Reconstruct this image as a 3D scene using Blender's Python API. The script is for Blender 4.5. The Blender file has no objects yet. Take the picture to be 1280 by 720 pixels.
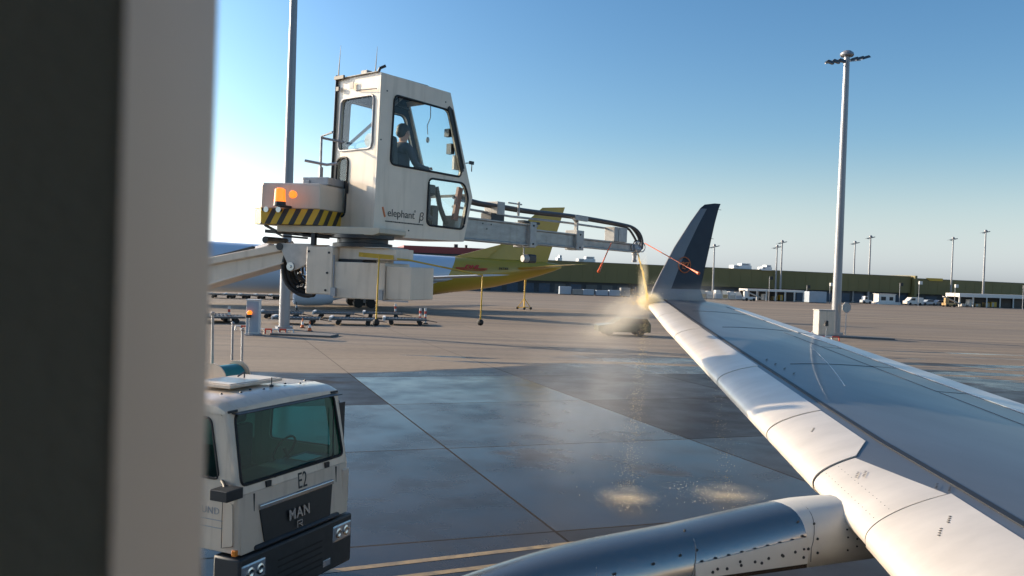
import bpy, bmesh, math, random
from mathutils import Matrix, Vector
from mathutils.geometry import tessellate_polygon
random.seed(7)
R = math.radians
S = bpy.context.scene
COL = S.collection
# ---------------------------------------------------------------- camera
H = 4.8; FPX = 1065.0
_p = R(1.07); _r = R(2.0)
Fv = Vector((0, math.cos(_p), -math.sin(_p)))
Rv = Vector((math.cos(_r), 0, math.sin(_r))); Rv = (Rv - Fv*Rv.dot(Fv)).normalized()
Uv = Rv.cross(Fv)
CAM = Vector((0, 0, H))
cd = bpy.data.cameras.new('camera'); cam = bpy.data.objects.new('camera', cd); COL.objects.link(cam)
m3 = Matrix((Rv, Uv, -Fv)).transposed()
cam.matrix_world = Matrix.Translation(CAM) @ m3.to_4x4()
cd.sensor_width = 36; cd.lens = FPX/1280*36; cd.clip_start = 0.01; cd.clip_end = 6000
cd.dof.use_dof = True; cd.dof.focus_distance = 14; cd.dof.aperture_fstop = cd.lens/2.0
S.camera = cam
# ---------------------------------------------------------------- light
SUN_AZ = Vector((-.915, .40)); SUN_EL = R(19)
w = bpy.data.worlds.new('World'); S.world = w; w.use_nodes = True
nt = w.node_tree; bg = nt.nodes['Background']
sky = nt.nodes.new('ShaderNodeTexSky'); sky.sky_type = 'NISHITA'; sky.sun_disc = False
sky.sun_elevation = SUN_EL; sky.sun_rotation = math.atan2(SUN_AZ.x, SUN_AZ.y)
sky.air_density = 1.0; sky.dust_density = 0.8; sky.ozone_density = 2.0; sky.altitude = 100
hs = nt.nodes.new('ShaderNodeHueSaturation'); hs.inputs['Saturation'].default_value = 1.28; nt.links.new(sky.outputs[0], hs.inputs['Color'])
# low haze of the air: towards the horizon the sky pales to a whitish blue, most of all below the sun
wt = nt.nodes.new('ShaderNodeTexCoord'); wz_ = nt.nodes.new('ShaderNodeSeparateXYZ'); nt.links.new(wt.outputs['Generated'], wz_.inputs[0])
hzr = nt.nodes.new('ShaderNodeMapRange'); hzr.interpolation_type = 'SMOOTHSTEP'; hzr.inputs[1].default_value = .17; hzr.inputs[2].default_value = -.02; hzr.inputs[4].default_value = .92; nt.links.new(wz_.outputs[2], hzr.inputs[0])
lum = nt.nodes.new('ShaderNodeRGBToBW'); nt.links.new(sky.outputs[0], lum.inputs[0])
tin = nt.nodes.new('ShaderNodeMix'); tin.data_type = 'RGBA'; tin.blend_type = 'MULTIPLY'; tin.inputs[0].default_value = 1; tin.inputs[7].default_value = (1.06, 1.18, 1.30, 1); nt.links.new(lum.outputs[0], tin.inputs[6])
hmx = nt.nodes.new('ShaderNodeMix'); hmx.data_type = 'RGBA'; nt.links.new(hzr.outputs[0], hmx.inputs[0]); nt.links.new(hs.outputs[0], hmx.inputs[6]); nt.links.new(tin.outputs[2], hmx.inputs[7])
dsn = nt.nodes.new('ShaderNodeVectorMath'); dsn.operation = 'DOT_PRODUCT'; nt.links.new(wt.outputs['Generated'], dsn.inputs[0]); dsn.inputs[1].default_value = (SUN_AZ.x*.98, SUN_AZ.y*.98, .16)
dpw = nt.nodes.new('ShaderNodeMath'); dpw.operation = 'POWER'; dpw.use_clamp = True; dmx = nt.nodes.new('ShaderNodeMath'); dmx.operation = 'MAXIMUM'; dmx.inputs[1].default_value = 0; nt.links.new(dsn.outputs['Value'], dmx.inputs[0]); nt.links.new(dmx.outputs[0], dpw.inputs[0]); dpw.inputs[1].default_value = 5
glw = nt.nodes.new('ShaderNodeMath'); glw.operation = 'MULTIPLY_ADD'; nt.links.new(dpw.outputs[0], glw.inputs[0]); glw.inputs[1].default_value = 3.0; glw.inputs[2].default_value = 1.0
gmx = nt.nodes.new('ShaderNodeVectorMath'); gmx.operation = 'SCALE'; nt.links.new(hmx.outputs[2], gmx.inputs[0]); nt.links.new(glw.outputs[0], gmx.inputs['Scale']); nt.links.new(gmx.outputs[0], bg.inputs[0]); bg.inputs[1].default_value = 0.098
sd = bpy.data.lights.new('sun', 'SUN'); sd.energy = 4.4; sd.angle = R(0.6); sd.color = (1.0, .80, .56)
so = bpy.data.objects.new('sun', sd); COL.objects.link(so)
sv = Vector((SUN_AZ.x*math.cos(SUN_EL), SUN_AZ.y*math.cos(SUN_EL), math.sin(SUN_EL)))
so.rotation_euler = sv.to_track_quat('Z', 'Y').to_euler(); so.location = (-60, 40, 60)
S.view_settings.view_transform = 'Standard'; S.view_settings.look = 'None'
S.view_settings.exposure = 0.7; S.view_settings.gamma = 1.0
S.cycles.volume_bounces = 3; S.cycles.volume_step_rate = 1.0; S.cycles.volume_max_steps = 128
S.cycles.transparent_max_bounces = 24
S.cycles.sample_clamp_indirect = 4
# ---------------------------------------------------------------- helpers
def at(px, py, Y):
    """world point seen at pixel (px,py of 1280x720) at depth Y"""
    d = Fv + Rv*((px-640)/FPX) + Uv*((360-py)/FPX)
    return CAM + d*(Y/d.y)
def gnd(px, py, z=0):
    d = Fv + Rv*((px-640)/FPX) + Uv*((360-py)/FPX)
    return CAM + d*((z-H)/d.z)
def frame(origin, xdir):
    """4x4 frame: x along xdir (horizontal), z up"""
    x = Vector((xdir[0], xdir[1], 0)).normalized(); z = Vector((0, 0, 1)); y = z.cross(x)
    m = Matrix((x, y, z)).transposed().to_4x4(); m.translation = Vector(origin); return m
def ngon(r, n, ph=0): return [(r*math.cos(ph+2*math.pi*i/n), r*math.sin(ph+2*math.pi*i/n)) for i in range(n)]
def rpoly(pts, r, n=4):
    """polygon with rounded corners"""
    out = []; N = len(pts)
    for i in range(N):
        p = Vector(pts[i]); a = Vector(pts[i-1])-p; b = Vector(pts[(i+1) % N])-p
        k = min(r, a.length*.45, b.length*.45); a = p+a.normalized()*k; b = p+b.normalized()*k
        for j in range(n+1):
            t = j/n; q = a*(1-t)**2+p*2*t*(1-t)+b*t*t; out.append((q.x, q.y))
    return out
class MB:
    def __init__(s, M=None): s.v = []; s.f = []; s.m = []; s.M = M or Matrix.Identity(4)
    def add(s, vs, fs, mi=0, M=None):
        b = len(s.v); T = s.M @ M if M is not None else s.M
        s.v += [T @ Vector(v) for v in vs]; s.f += [tuple(i+b for i in f) for f in fs]; s.m += [mi]*len(fs); return s
    def box(s, x0, x1, y0, y1, z0, z1, mi=0, M=None):
        vs = [(x, y, z) for z in (z0, z1) for y in (y0, y1) for x in (x0, x1)]
        return s.add(vs, [(0, 2, 3, 1), (4, 5, 7, 6), (0, 1, 5, 4), (2, 6, 7, 3), (0, 4, 6, 2), (1, 3, 7, 5)], mi, M)
    def loft(s, rings, mi=0, caps=True, closed=True):
        n = len(rings[0]); vs = [v for r in rings for v in r]; fs = []
        for i in range(len(rings)-1):
            for j in range(n if closed else n-1):
                k = (j+1) % n; fs.append((i*n+j, i*n+k, (i+1)*n+k, (i+1)*n+j))
        if caps: fs.append(tuple(range(n))[::-1]); fs.append(tuple((len(rings)-1)*n+i for i in range(n)))
        return s.add(vs, fs, mi)
    def tube(s, pts, r, n=8, mi=0, caps=True, loop=False):
        pts = [Vector(p) for p in pts]; rs = r if isinstance(r, (list, tuple)) else [r]*len(pts)
        rings = []; N = len(pts); up = Vector((0, 0, 1))
        for i, p in enumerate(pts):
            if loop: t = pts[(i+1) % N]-pts[i-1]
            else: t = pts[min(i+1, N-1)]-pts[max(i-1, 0)]
            t.normalize(); a = up if abs(t.dot(up)) < .95 else Vector((1, 0, 0))
            if i and not loop: a = prev
            u = (a-t*a.dot(t)).normalized(); prev = u; v = t.cross(u)
            rings.append([tuple(p+(u*math.cos(2*math.pi*k/n)+v*math.sin(2*math.pi*k/n))*rs[i]) for k in range(n)])
        if loop: rings.append(rings[0]); caps = False
        return s.loft(rings, mi, caps)
    def bar(s, a, b, w, h=None, mi=0):
        """rectangular bar from a to b"""
        a = Vector(a); b = Vector(b); t = (b-a).normalized(); up = Vector((0, 0, 1)) if abs(t.z) < .95 else Vector((1, 0, 0))
        u = up.cross(t).normalized(); v = t.cross(u); h = h or w
        return s.loft([[tuple(p+u*x*w/2+v*y*h/2) for x, y in ((-1, -1), (1, -1), (1, 1), (-1, 1))] for p in (a, b)], mi)
    def panel(s, outer, holes, fn, t0, t1, mi=0):
        """flat plate with holes; fn(u,v,t)->point; between t0 and t1"""
        loops = [outer]+list(holes); flat = [p for l in loops for p in l]; n = len(flat)
        tris = tessellate_polygon([[Vector((p[0], p[1], 0)) for p in l] for l in loops])
        vs = [fn(p[0], p[1], t0) for p in flat]+[fn(p[0], p[1], t1) for p in flat]
        fs = [tuple(t) for t in tris]+[tuple(i+n for i in t)[::-1] for t in tris]
        b = 0
        for l in loops:
            k = len(l)
            for i in range(k): j = (i+1) % k; fs.append((b+i, b+j, b+j+n, b+i+n))
            b += k
        return s.add(vs, fs, mi)
    def lathe(s, prof, org=(0, 0, 0), ax=(0, 0, 1), n=24, mi=0):
        """prof: list of (distance along axis, radius)"""
        a = Vector(ax).normalized(); o = Vector(org); up = Vector((0, 0, 1)) if abs(a.z) < .95 else Vector((1, 0, 0))
        u = up.cross(a).normalized(); v = a.cross(u)
        return s.loft([[tuple(o+a*d+(u*math.cos(2*math.pi*k/n)+v*math.sin(2*math.pi*k/n))*max(r, .0005)) for k in range(n)] for d, r in prof], mi)
    def ball(s, c, r, n=10, sc=(1, 1, 1), mi=0):
        rings = []
        for i in range(n+1):
            th = math.pi*i/n; rr = max(math.sin(th), .001)*r
            rings.append([(c[0]+rr*math.cos(2*math.pi*k/(2*n))*sc[0], c[1]+rr*math.sin(2*math.pi*k/(2*n))*sc[1], c[2]-r*math.cos(th)*sc[2]) for k in range(2*n)])
        return s.loft(rings, mi)
def rootof(o):
    while o.parent: o = o.parent
    return o
def obj(name, mb, mats, parent=None, smooth=0, bevel=0, label=None, loc=None):
    me = bpy.data.meshes.new(name)
    inv = Matrix.Identity(4)
    if parent: inv = rootof(parent)['_m'] and MROOT[rootof(parent).name].inverted()
    elif loc is not None: inv = Matrix.Translation(-Vector(loc))
    me.from_pydata([tuple(inv @ v) for v in mb.v], [], mb.f); me.validate()
    bm = bmesh.new(); bm.from_mesh(me); bmesh.ops.remove_doubles(bm, verts=bm.verts, dist=1e-5); bmesh.ops.recalc_face_normals(bm, faces=bm.faces); bm.to_mesh(me); bm.free()
    for mt in (mats if isinstance(mats, (list, tuple)) else [mats]): me.materials.append(mt)
    if len(me.materials) > 1 and len(me.polygons) == len(mb.m):
        for p, k in zip(me.polygons, mb.m): p.material_index = k
    o = bpy.data.objects.new(name, me); COL.objects.link(o)
    if parent: o.parent = parent
    elif loc is not None: o.location = loc
    if smooth:
        for p in me.polygons: p.use_smooth = True
        if smooth < 2: me.set_sharp_from_angle(angle=R(35))
    if bevel:
        b = o.modifiers.new('bevel', 'BEVEL'); b.width = bevel; b.segments = 2; b.limit_method = 'ANGLE'; b.angle_limit = R(40)
    if label: o['label'] = label
    return o
MROOT = {}
SPLIT = set('bolt boom_bolt rivet roof_rivet stencil panel_joint panel_seam static_wick work_lamp wiper_mount step hose_fitting cladding_joint vent chimney red_speed_line roof_radio door_hardware box_latch sign_post hose_clamp_base end_bumper headlight roof_fitting joystick'.split())
_obj = obj
def obj(name, mb, mats, parent=None, **kw):
    if name not in SPLIT or parent is None: return _obj(name, mb, mats, parent, **kw)
    par = list(range(len(mb.v)))
    def find(i):
        while par[i] != i: par[i] = par[par[i]]; i = par[i]
        return i
    for f in mb.f:
        for i in f[1:]: par[find(i)] = find(f[0])
    isl = {}
    for f, k in zip(mb.f, mb.m): isl.setdefault(find(f[0]), []).append((f, k))
    first = None
    for fs in isl.values():
        m2 = MB(); idx = {}
        for f, k in fs:
            for i in f:
                if i not in idx: idx[i] = len(m2.v); m2.v.append(mb.v[i])
            m2.f.append(tuple(idx[i] for i in f)); m2.m.append(k)
        o = _obj(name, m2, mats, parent, **kw); first = first or o
    return first
def thing(name, label, cat, M, group=None):
    o = bpy.data.objects.new(name, None); COL.objects.link(o); o.matrix_world = M; o.empty_display_size = .3
    MROOT[o.name] = M.copy(); o['_m'] = 1
    return tag(o, label, cat, group)
def tag(o, label, cat, group=None):
    o['label'] = label; o['category'] = cat
    if group: o['group'] = group
    return o
def kind(o, k, label=None):
    o['kind'] = k
    if label: o['label'] = label
    return o
def copy_thing(o, M, label, group=None, parent=None):
    c = o.copy(); COL.objects.link(c)
    if parent: c.parent = parent
    else:
        c.matrix_world = M; MROOT[c.name] = M.copy(); c['label'] = label
        if group: c['group'] = group
    for ch in list(o.children): copy_thing(ch, None, None, None, c)
    return c
def text_mb(txt, size, M, depth=.004, font_shear=0, spacing=1.0, bold=0):
    """word as mesh; text lies in the local x (reading) / y (up) plane of M, centred"""
    c = bpy.data.curves.new('t', 'FONT'); c.body = txt; c.size = size; c.extrude = depth; c.align_x = 'CENTER'; c.align_y = 'CENTER'
    c.shear = font_shear; c.space_character = spacing; c.offset = bold; c.resolution_u = 3
    o = bpy.data.objects.new('t', c); COL.objects.link(o); me = o.to_mesh()
    mb = MB(M); mb.add([tuple(v.co) for v in me.vertices], [tuple(p.vertices) for p in me.polygons])
    o.to_mesh_clear(); bpy.data.objects.remove(o); bpy.data.curves.remove(c); return mb
def plane_frame(org, right, up):
    r = Vector(right).normalized(); u = Vector(up); u = (u-r*u.dot(r)).normalized(); n = r.cross(u)
    m = Matrix((r, u, n)).transposed().to_4x4(); m.translation = Vector(org); return m
# ---------------------------------------------------------------- materials
def mat(name, col, rough=.5, metal=0, var=.12, scale=3, bump=0, bscale=40, spec=.5, coat=0, dirt=None, stretch=(1, 1, 1), emit=None, es=0, grime=0):
    m = bpy.data.materials.new(name); m.use_nodes = True; n = m.node_tree; L = n.links; b = n.nodes['Principled BSDF']
    b.inputs['Roughness'].default_value = rough; b.inputs['Metallic'].default_value = metal
    b.inputs['Specular IOR Level'].default_value = spec; b.inputs['Coat Weight'].default_value = coat
    tc = n.nodes.new('ShaderNodeTexCoord'); mp = n.nodes.new('ShaderNodeMapping'); mp.inputs['Scale'].default_value = stretch
    L.new(tc.outputs['Object'], mp.inputs[0])
    nz = n.nodes.new('ShaderNodeTexNoise'); nz.inputs['Scale'].default_value = scale; nz.inputs['Detail'].default_value = 6; nz.inputs['Roughness'].default_value = .62
    L.new(mp.outputs[0], nz.inputs['Vector'])
    r = n.nodes.new('ShaderNodeValToRGB'); e = r.color_ramp.elements; e[0].position = .3; e[1].position = .7
    d = dirt or tuple(c*(1-2*var) for c in col)
    e[0].color = (*d, 1); e[1].color = (*col, 1)
    L.new(nz.outputs[0], r.inputs[0]); L.new(r.outputs[0], b.inputs['Base Color'])
    if grime:
        mg = n.nodes.new('ShaderNodeMapping'); mg.inputs['Scale'].default_value = (9, 9, .9); L.new(tc.outputs['Object'], mg.inputs[0])
        ng_ = n.nodes.new('ShaderNodeTexNoise'); ng_.inputs['Scale'].default_value = 1; ng_.inputs['Detail'].default_value = 5; L.new(mg.outputs[0], ng_.inputs['Vector'])
        rg_ = n.nodes.new('ShaderNodeValToRGB'); e = rg_.color_ramp.elements; e[0].position = .52; e[0].color = (1, 1, 1, 1); e[1].position = .75; e[1].color = (1-grime, 1-grime*1.1, 1-grime*1.25, 1); L.new(ng_.outputs[0], rg_.inputs[0])
        mg2 = n.nodes.new('ShaderNodeMix'); mg2.data_type = 'RGBA'; mg2.blend_type = 'MULTIPLY'; mg2.inputs[0].default_value = 1; L.new(r.outputs[0], mg2.inputs[6]); L.new(rg_.outputs[0], mg2.inputs[7]); L.new(mg2.outputs[2], b.inputs['Base Color'])
    rr = n.nodes.new('ShaderNodeMapRange'); rr.inputs[3].default_value = min(1, rough+.1); rr.inputs[4].default_value = max(.02, rough-.06)
    L.new(nz.outputs[0], rr.inputs[0]); L.new(rr.outputs[0], b.inputs['Roughness'])
    if bump:
        n2 = n.nodes.new('ShaderNodeTexNoise'); n2.inputs['Scale'].default_value = bscale; n2.inputs['Detail'].default_value = 4
        L.new(mp.outputs[0], n2.inputs['Vector']); bu = n.nodes.new('ShaderNodeBump'); bu.inputs['Strength'].default_value = bump; bu.inputs['Distance'].default_value = .02
        L.new(n2.outputs[0], bu.inputs['Height']); L.new(bu.outputs[0], b.inputs['Normal'])
    if emit: b.inputs['Emission Color'].default_value = (*emit, 1); b.inputs['Emission Strength'].default_value = es
    return m
def glass_mat(name, tint, refl=.12, rough=.02):
    m = bpy.data.materials.new(name); m.use_nodes = True; n = m.node_tree; L = n.links
    for x in list(n.nodes): n.nodes.remove(x)
    o = n.nodes.new('ShaderNodeOutputMaterial'); mx = n.nodes.new('ShaderNodeMixShader'); t = n.nodes.new('ShaderNodeBsdfTransparent'); g = n.nodes.new('ShaderNodeBsdfGlossy')
    t.inputs[0].default_value = (*tint, 1); g.inputs['Roughness'].default_value = rough
    lw = n.nodes.new('ShaderNodeLayerWeight'); lw.inputs[0].default_value = .5; fr = n.nodes.new('ShaderNodeMath'); fr.operation = 'POWER'; L.new(lw.outputs['Facing'], fr.inputs[0]); fr.inputs[1].default_value = 4
    ad = n.nodes.new('ShaderNodeMath'); ad.operation = 'ADD'; ad.inputs[1].default_value = refl+.015; ad.use_clamp = True
    hv = n.nodes.new('ShaderNodeMath'); hv.operation = 'MULTIPLY'; hv.inputs[1].default_value = .8; L.new(fr.outputs[0], hv.inputs[0]); L.new(hv.outputs[0], ad.inputs[0]); L.new(ad.outputs[0], mx.inputs[0]); L.new(t.outputs[0], mx.inputs[1]); L.new(g.outputs[0], mx.inputs[2]); L.new(mx.outputs[0], o.inputs[0])
    return m
M_white = mat('painted_white_metal', (.71, .585, .455), .38, 0, .07, 2.2, .05, 60, coat=.15, grime=.17)
M_cream = mat('cream_cabin_paint', (.76, .63, .49), .35, 0, .06, 1.6, .04, 50, coat=.2, grime=.17)
M_truckw = mat('truck_paint', (.68, .56, .43), .28, 0, .05, 1.5, coat=.5, grime=.17)
M_grey = mat('galvanised_grey', (.38, .38, .39), .45, .35, .12, 5)
M_alu = mat('boom_aluminium', (.40, .385, .36), .42, .45, .14, 4, .05, 30, stretch=(1, 1, 3), grime=.17)
M_dark = mat('dark_plastic', (.022, .023, .025), .45, 0, .15, 6)
M_black = mat('black_rubber', (.012, .012, .012), .6, 0, .2, 8)
M_hose = mat('grey_hose', (.085, .085, .088), .45, 0, .15, 6)
M_yellow = mat('yellow_paint', (.66, .40, .03), .4, 0, .1, 5)
M_red = mat('orange_red_rod', (.80, .13, .03), .4, 0, .05, 5)
M_teal = mat('teal_enamel', (.02, .19, .20), .35, 0, .12, 4)
M_skin = mat('skin', (.50, .27, .19), .55, 0, .05, 20)
M_hair = mat('dark_hair', (.03, .02, .015), .6, 0, .2, 60)
M_jacket = mat('dark_work_jacket', (.030, .040, .060), .8, 0, .2, 12)
M_chrome = mat('chrome_trim', (.6, .6, .6), .18, 1, .03, 5)
M_lens = mat('headlamp_lens', (.55, .56, .58), .12, .6, .15, 30)
M_glass = glass_mat('cabin_glass', (.93, .97, .98), 0)
M_tglass = glass_mat('windscreen_glass', (.42, .70, .68), 0)
M_orange2 = mat('indicator_orange', (.7, .22, .03), .25, 0, .05, 6)
M_amber = mat('amber_beacon', (.9, .25, .02), .3, 0, .05, 5, emit=(1, .22, .02), es=.9)
M_whitedk = mat('light_weathered_white', (.5, .48, .44), .55, 0, .15, 6, grime=.17)
# ---------------------------------------------------------------- ground
GANG = R(20)
def ground_mat():
    m = bpy.data.materials.new('apron_concrete'); m.use_nodes = True; n = m.node_tree; L = n.links; b = n.nodes['Principled BSDF']
    N = n.nodes.new
    def math_(op, a, bb=None, clamp=False):
        x = N('ShaderNodeMath'); x.operation = op; x.use_clamp = clamp
        for i, v in enumerate((a, bb)):
            if v is None: continue
            if isinstance(v, (int, float)): x.inputs[i].default_value = v
            else: L.new(v, x.inputs[i])
        return x.outputs[0]
    def noise(vec, sc, det=6, rough=.6, dist=0):
        x = N('ShaderNodeTexNoise'); x.inputs['Scale'].default_value = sc; x.inputs['Detail'].default_value = det; x.inputs['Roughness'].default_value = rough; x.inputs['Distortion'].default_value = dist
        L.new(vec, x.inputs['Vector']); return x.outputs[0]
    def ramp(fac, *st):
        x = N('ShaderNodeValToRGB'); e = x.color_ramp.elements
        while len(e) < len(st): e.new(.5)
        for k, (p, c) in zip(e, st): k.position = p; k.color = (*c, 1) if isinstance(c, tuple) else (c, c, c, 1)
        L.new(fac, x.inputs[0]); return x.outputs[0]
    def mix(f, a, c):
        x = N('ShaderNodeMix'); x.data_type = 'RGBA'
        for s, v in ((x.inputs[0], f), (x.inputs[6], a), (x.inputs[7], c)):
            if isinstance(v, tuple): s.default_value = (*v, 1)
            elif isinstance(v, (int, float)): s.default_value = v
            else: L.new(v, s)
        return x.outputs[2]
    tc = N('ShaderNodeTexCoord'); P = tc.outputs['Object']
    rot = N('ShaderNodeMapping'); rot.inputs['Rotation'].default_value = (0, 0, -GANG); L.new(P, rot.inputs[0]); G = rot.outputs[0]
    st = N('ShaderNodeMapping'); st.inputs['Scale'].default_value = (.25, 1, 1); L.new(G, st.inputs[0]); GS = st.outputs[0]
    sep = N('ShaderNodeSeparateXYZ'); L.new(P, sep.inputs[0]); x, y = sep.outputs[0], sep.outputs[1]
    # slab joints every 7.5 m
    sg = N('ShaderNodeSeparateXYZ'); L.new(G, sg.inputs[0])
    def joint(c, off, wd):
        a = math_('ADD', c, off); a = math_('MODULO', math_('ADD', a, 7500), 7.5); a = math_('ABSOLUTE', math_('SUBTRACT', a, 3.75))
        return math_('GREATER_THAN', a, 3.75-wd)
    jx = joint(sg.outputs[0], 1.2, .028); jy = joint(sg.outputs[1], .5, .028); J = math_('MAXIMUM', jx, jy)
    # each slab a slightly different tone
    fl = N('ShaderNodeVectorMath'); fl.operation = 'FLOOR'; sc = N('ShaderNodeMapping'); sc.inputs['Scale'].default_value = (1/7.5, 1/7.5, 1); sc.inputs['Location'].default_value = ((1.2)/7.5, (.5)/7.5, .3)
    L.new(G, sc.inputs[0]); L.new(sc.outputs[0], fl.inputs[0]); wn = N('ShaderNodeTexWhiteNoise'); wn.noise_dimensions = '3D'; L.new(fl.outputs[0], wn.inputs[0]); slab = wn.outputs[0]
    # wet area: everything nearer than ~44 m, ragged, plus run-off streaks beyond on the right
    big = noise(GS, .11, 5, .55, .4); mid = noise(GS, .35, 6, .6, .3)
    yy = math_('ADD', y, math_('MULTIPLY', math_('SUBTRACT', big, .5), 16)); yy = math_('ADD', yy, math_('MULTIPLY', math_('SUBTRACT', mid, .5), 7))
    yy = math_('SUBTRACT', yy, math_('MULTIPLY', math_('MINIMUM', math_('MAXIMUM', math_('SUBTRACT', x, -3), -6), 6), .55))
    W = N('ShaderNodeMapRange'); W.inputs[1].default_value = 41.2; W.inputs[2].default_value = 40.2; L.new(yy, W.inputs[0]); W = W.outputs[0]
    st2 = N('ShaderNodeMapping'); st2.inputs['Scale'].default_value = (.10, 1, 1); L.new(P, st2.inputs[0])
    s2 = noise(st2.outputs[0], .45, 5, .6, .5)
    lim = N('ShaderNodeMapRange'); lim.inputs[1].default_value = 78; lim.inputs[2].default_value = 45; L.new(y, lim.inputs[0])
    limx = N('ShaderNodeMapRange'); limx.inputs[1].default_value = -14; limx.inputs[2].default_value = 6; L.new(x, limx.inputs[0])
    thr = math_('SUBTRACT', .79, math_('MULTIPLY', math_('MULTIPLY', lim.outputs[0], limx.outputs[0]), .33))
    W2 = math_('GREATER_THAN', s2, thr); W = math_('MAXIMUM', W, W2, True)
    # drier islands inside the wet area
    dr = noise(G, .16, 7, .6, .5)
    DR = N('ShaderNodeMapRange'); DR.inputs[1].default_value = .60; DR.inputs[2].default_value = .70; L.new(dr, DR.inputs[0])
    # dry colour
    fine = noise(P, 2.2, 8, .7); d1 = noise(GS, .09, 5, .6)
    st4 = N('ShaderNodeMapping'); st4.inputs['Scale'].default_value = (.05, 1, 1); st4.inputs['Rotation'].default_value = (0, 0, R(-6)); L.new(P, st4.inputs[0])
    str_ = noise(st4.outputs[0], .35, 5, .6, .3)  # dark streaks: tyre marks, joints and shadow lines, all put into the colour
    dry = ramp(d1, (.3, (.18, .135, .092)), (.7, (.29, .225, .155)))
    dry = mix(ramp(str_, (.42, 0.0), (.60, .85)), dry, (.115, .092, .072))
    dry = mix(.22, dry, ramp(fine, (.3, (.17, .14, .11)), (.7, (.46, .38, .30))))
    dry = mix(math_('MULTIPLY', slab, .16), dry, (.22, .20, .18))
    near = ramp(noise(G, .3, 7, .65), (.32, (.020, .014, .010)), (.7, (.050, .035, .025)))
    near = mix(DR.outputs[0], near, (.075, .056, .040))
    near = mix(math_('MULTIPLY', slab, .4), near, (.020, .019, .019))
    col = mix(W, dry, near); col = mix(math_('MULTIPLY', J, .45), col, (.03, .028, .025))
    L.new(col, b.inputs['Base Color'])
    rw = ramp(noise(G, .55, 6, .62, .2), (.35, .10), (.65, .24)); rw = math_('ADD', rw, math_('MULTIPLY', DR.outputs[0], .22)); rw = math_('ADD', rw, math_('MULTIPLY', slab, .26))
    rg = N('ShaderNodeMix'); L.new(W, rg.inputs[0]); rg.inputs[2].default_value = .82; L.new(rw, rg.inputs[3]); L.new(math_('MAXIMUM', rg.outputs[0], math_('MULTIPLY', J, .85)), b.inputs['Roughness'])
    sp = N('ShaderNodeMix'); L.new(W, sp.inputs[0]); sp.inputs[2].default_value = .25; spw = math_('SUBTRACT', .24, math_('MULTIPLY', slab, .14)); L.new(spw, sp.inputs[3])
    L.new(math_('MULTIPLY', sp.outputs[0], math_('SUBTRACT', 1, math_('MULTIPLY', J, .5))), b.inputs['Specular IOR Level'])
    bu = N('ShaderNodeBump'); bsx = N('ShaderNodeMix'); L.new(W, bsx.inputs[0]); bsx.inputs[2].default_value = .4; bsx.inputs[3].default_value = .05; L.new(bsx.outputs[0], bu.inputs['Strength']); bu.inputs['Distance'].default_value = .01
    L.new(math_('SUBTRACT', noise(P, 9, 6, .7), math_('MULTIPLY', J, .6)), bu.inputs['Height']); L.new(bu.outputs[0], b.inputs['Normal'])
    return m
g = MB(); g.add([(-2500, -800, 0), (2500, -800, 0), (2500, 4000, 0), (-2500, 4000, 0)], [(0, 1, 2, 3)])
kind(obj('ground', g, ground_mat()), 'structure')
M_line = mat('worn_yellow_paint', (.40, .27, .11), .4, 0, .2, 3, dirt=(.16, .12, .07))
M_dline = mat('tyre_mark', (.10, .085, .07), .7, 0, .2, 2)
g = MB()
a = gnd(430, 712); b_ = gnd(700, 681); d = Vector((b_.x-a.x, b_.y-a.y, 0)).normalized(); n_ = Vector((-d.y, d.x, 0))
for off in (0, .62):
    p0 = Vector((a.x, a.y, .004))-d*14+n_*off*-1; p1 = p0+d*60
    g.add([tuple(p0-n_*.08), tuple(p1-n_*.08), tuple(p1+n_*.08), tuple(p0+n_*.08)], [(0, 1, 2, 3)])
kind(obj('taxi_line_marking', g, M_line), 'structure')
# ---------------------------------------------------------------- own airliner: cabin window, wing, winglet, pylon, nacelle
AF = frame((0, 0, 0), (.9135, .4067))            # x aft, y outboard, z up; the camera sits at (0,0,H)
air = thing('airliner', 'grey-winged airliner we look out of, with raised dark winglet, past its dim cabin window frame', 'airliner', AF)
M_wing = mat('wing_grey_paint', (.105, .115, .13), .30, .1, .10, .8, spec=.4, coat=.15, stretch=(1, .3, 1))
M_slat = mat('slat_offwhite', (.72, .65, .56), .32, .1, .10, 2.2, coat=.25, stretch=(.35, 1.3, 1))
M_flap = mat('flap_light_grey', (.60, .59, .60), .32, .3, .08, 1.5, coat=.2)
M_seal = mat('seal_black', (.018, .018, .020), .5, 0, .1, 5)
def plane_z(o): return 3.02+(o-3.67)*.0965
def le(o): return 2.24+.511*o+.24*max(0, min(1, (13-o)/8.5))
def te(o): return 10.3+(o-7.25)*.267 if o > 5.6 else 9.86+(o-5.6)*.02
def wpt(o, x, top=True, off=0):
    """point of the wing surface at span station o, chord fraction x"""
    c = te(o)-le(o); t = .105*5*(.2969*math.sqrt(x)-.126*x-.3516*x*x+.2843*x**3-.1036*x**4)
    base = -.014*(1-x)**1.5*c
    if top: z = base+t*c*1.0+off
    else: z = base-t*c*.90-off
    ax = -off*max(0, 1-x/.05) if x < .05 else 0
    return (le(o)+x*c+ax, o, plane_z(o)+z)
def xs(a, b, n): return [a+(b-a)*i/n for i in range(n+1)]
def prof(n=14): return [(.5-.5*math.cos(math.pi*i/n)) for i in range(n+1)]
stn = [.19, 1.5, 3, 4.4, 5.6, 7.25, 9, 11, 13, 15, 16.1]
mb = MB(AF); rings = []
for o in stn:
    X = [x**1.5 for x in xs(0, 1, 28)]
    rings.append([wpt(o, x) for x in X[::-1]]+[wpt(o, x, False) for x in X[1:-1]])
mb.loft(rings); wing = obj('wing', mb, M_wing, air, smooth=1)
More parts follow.
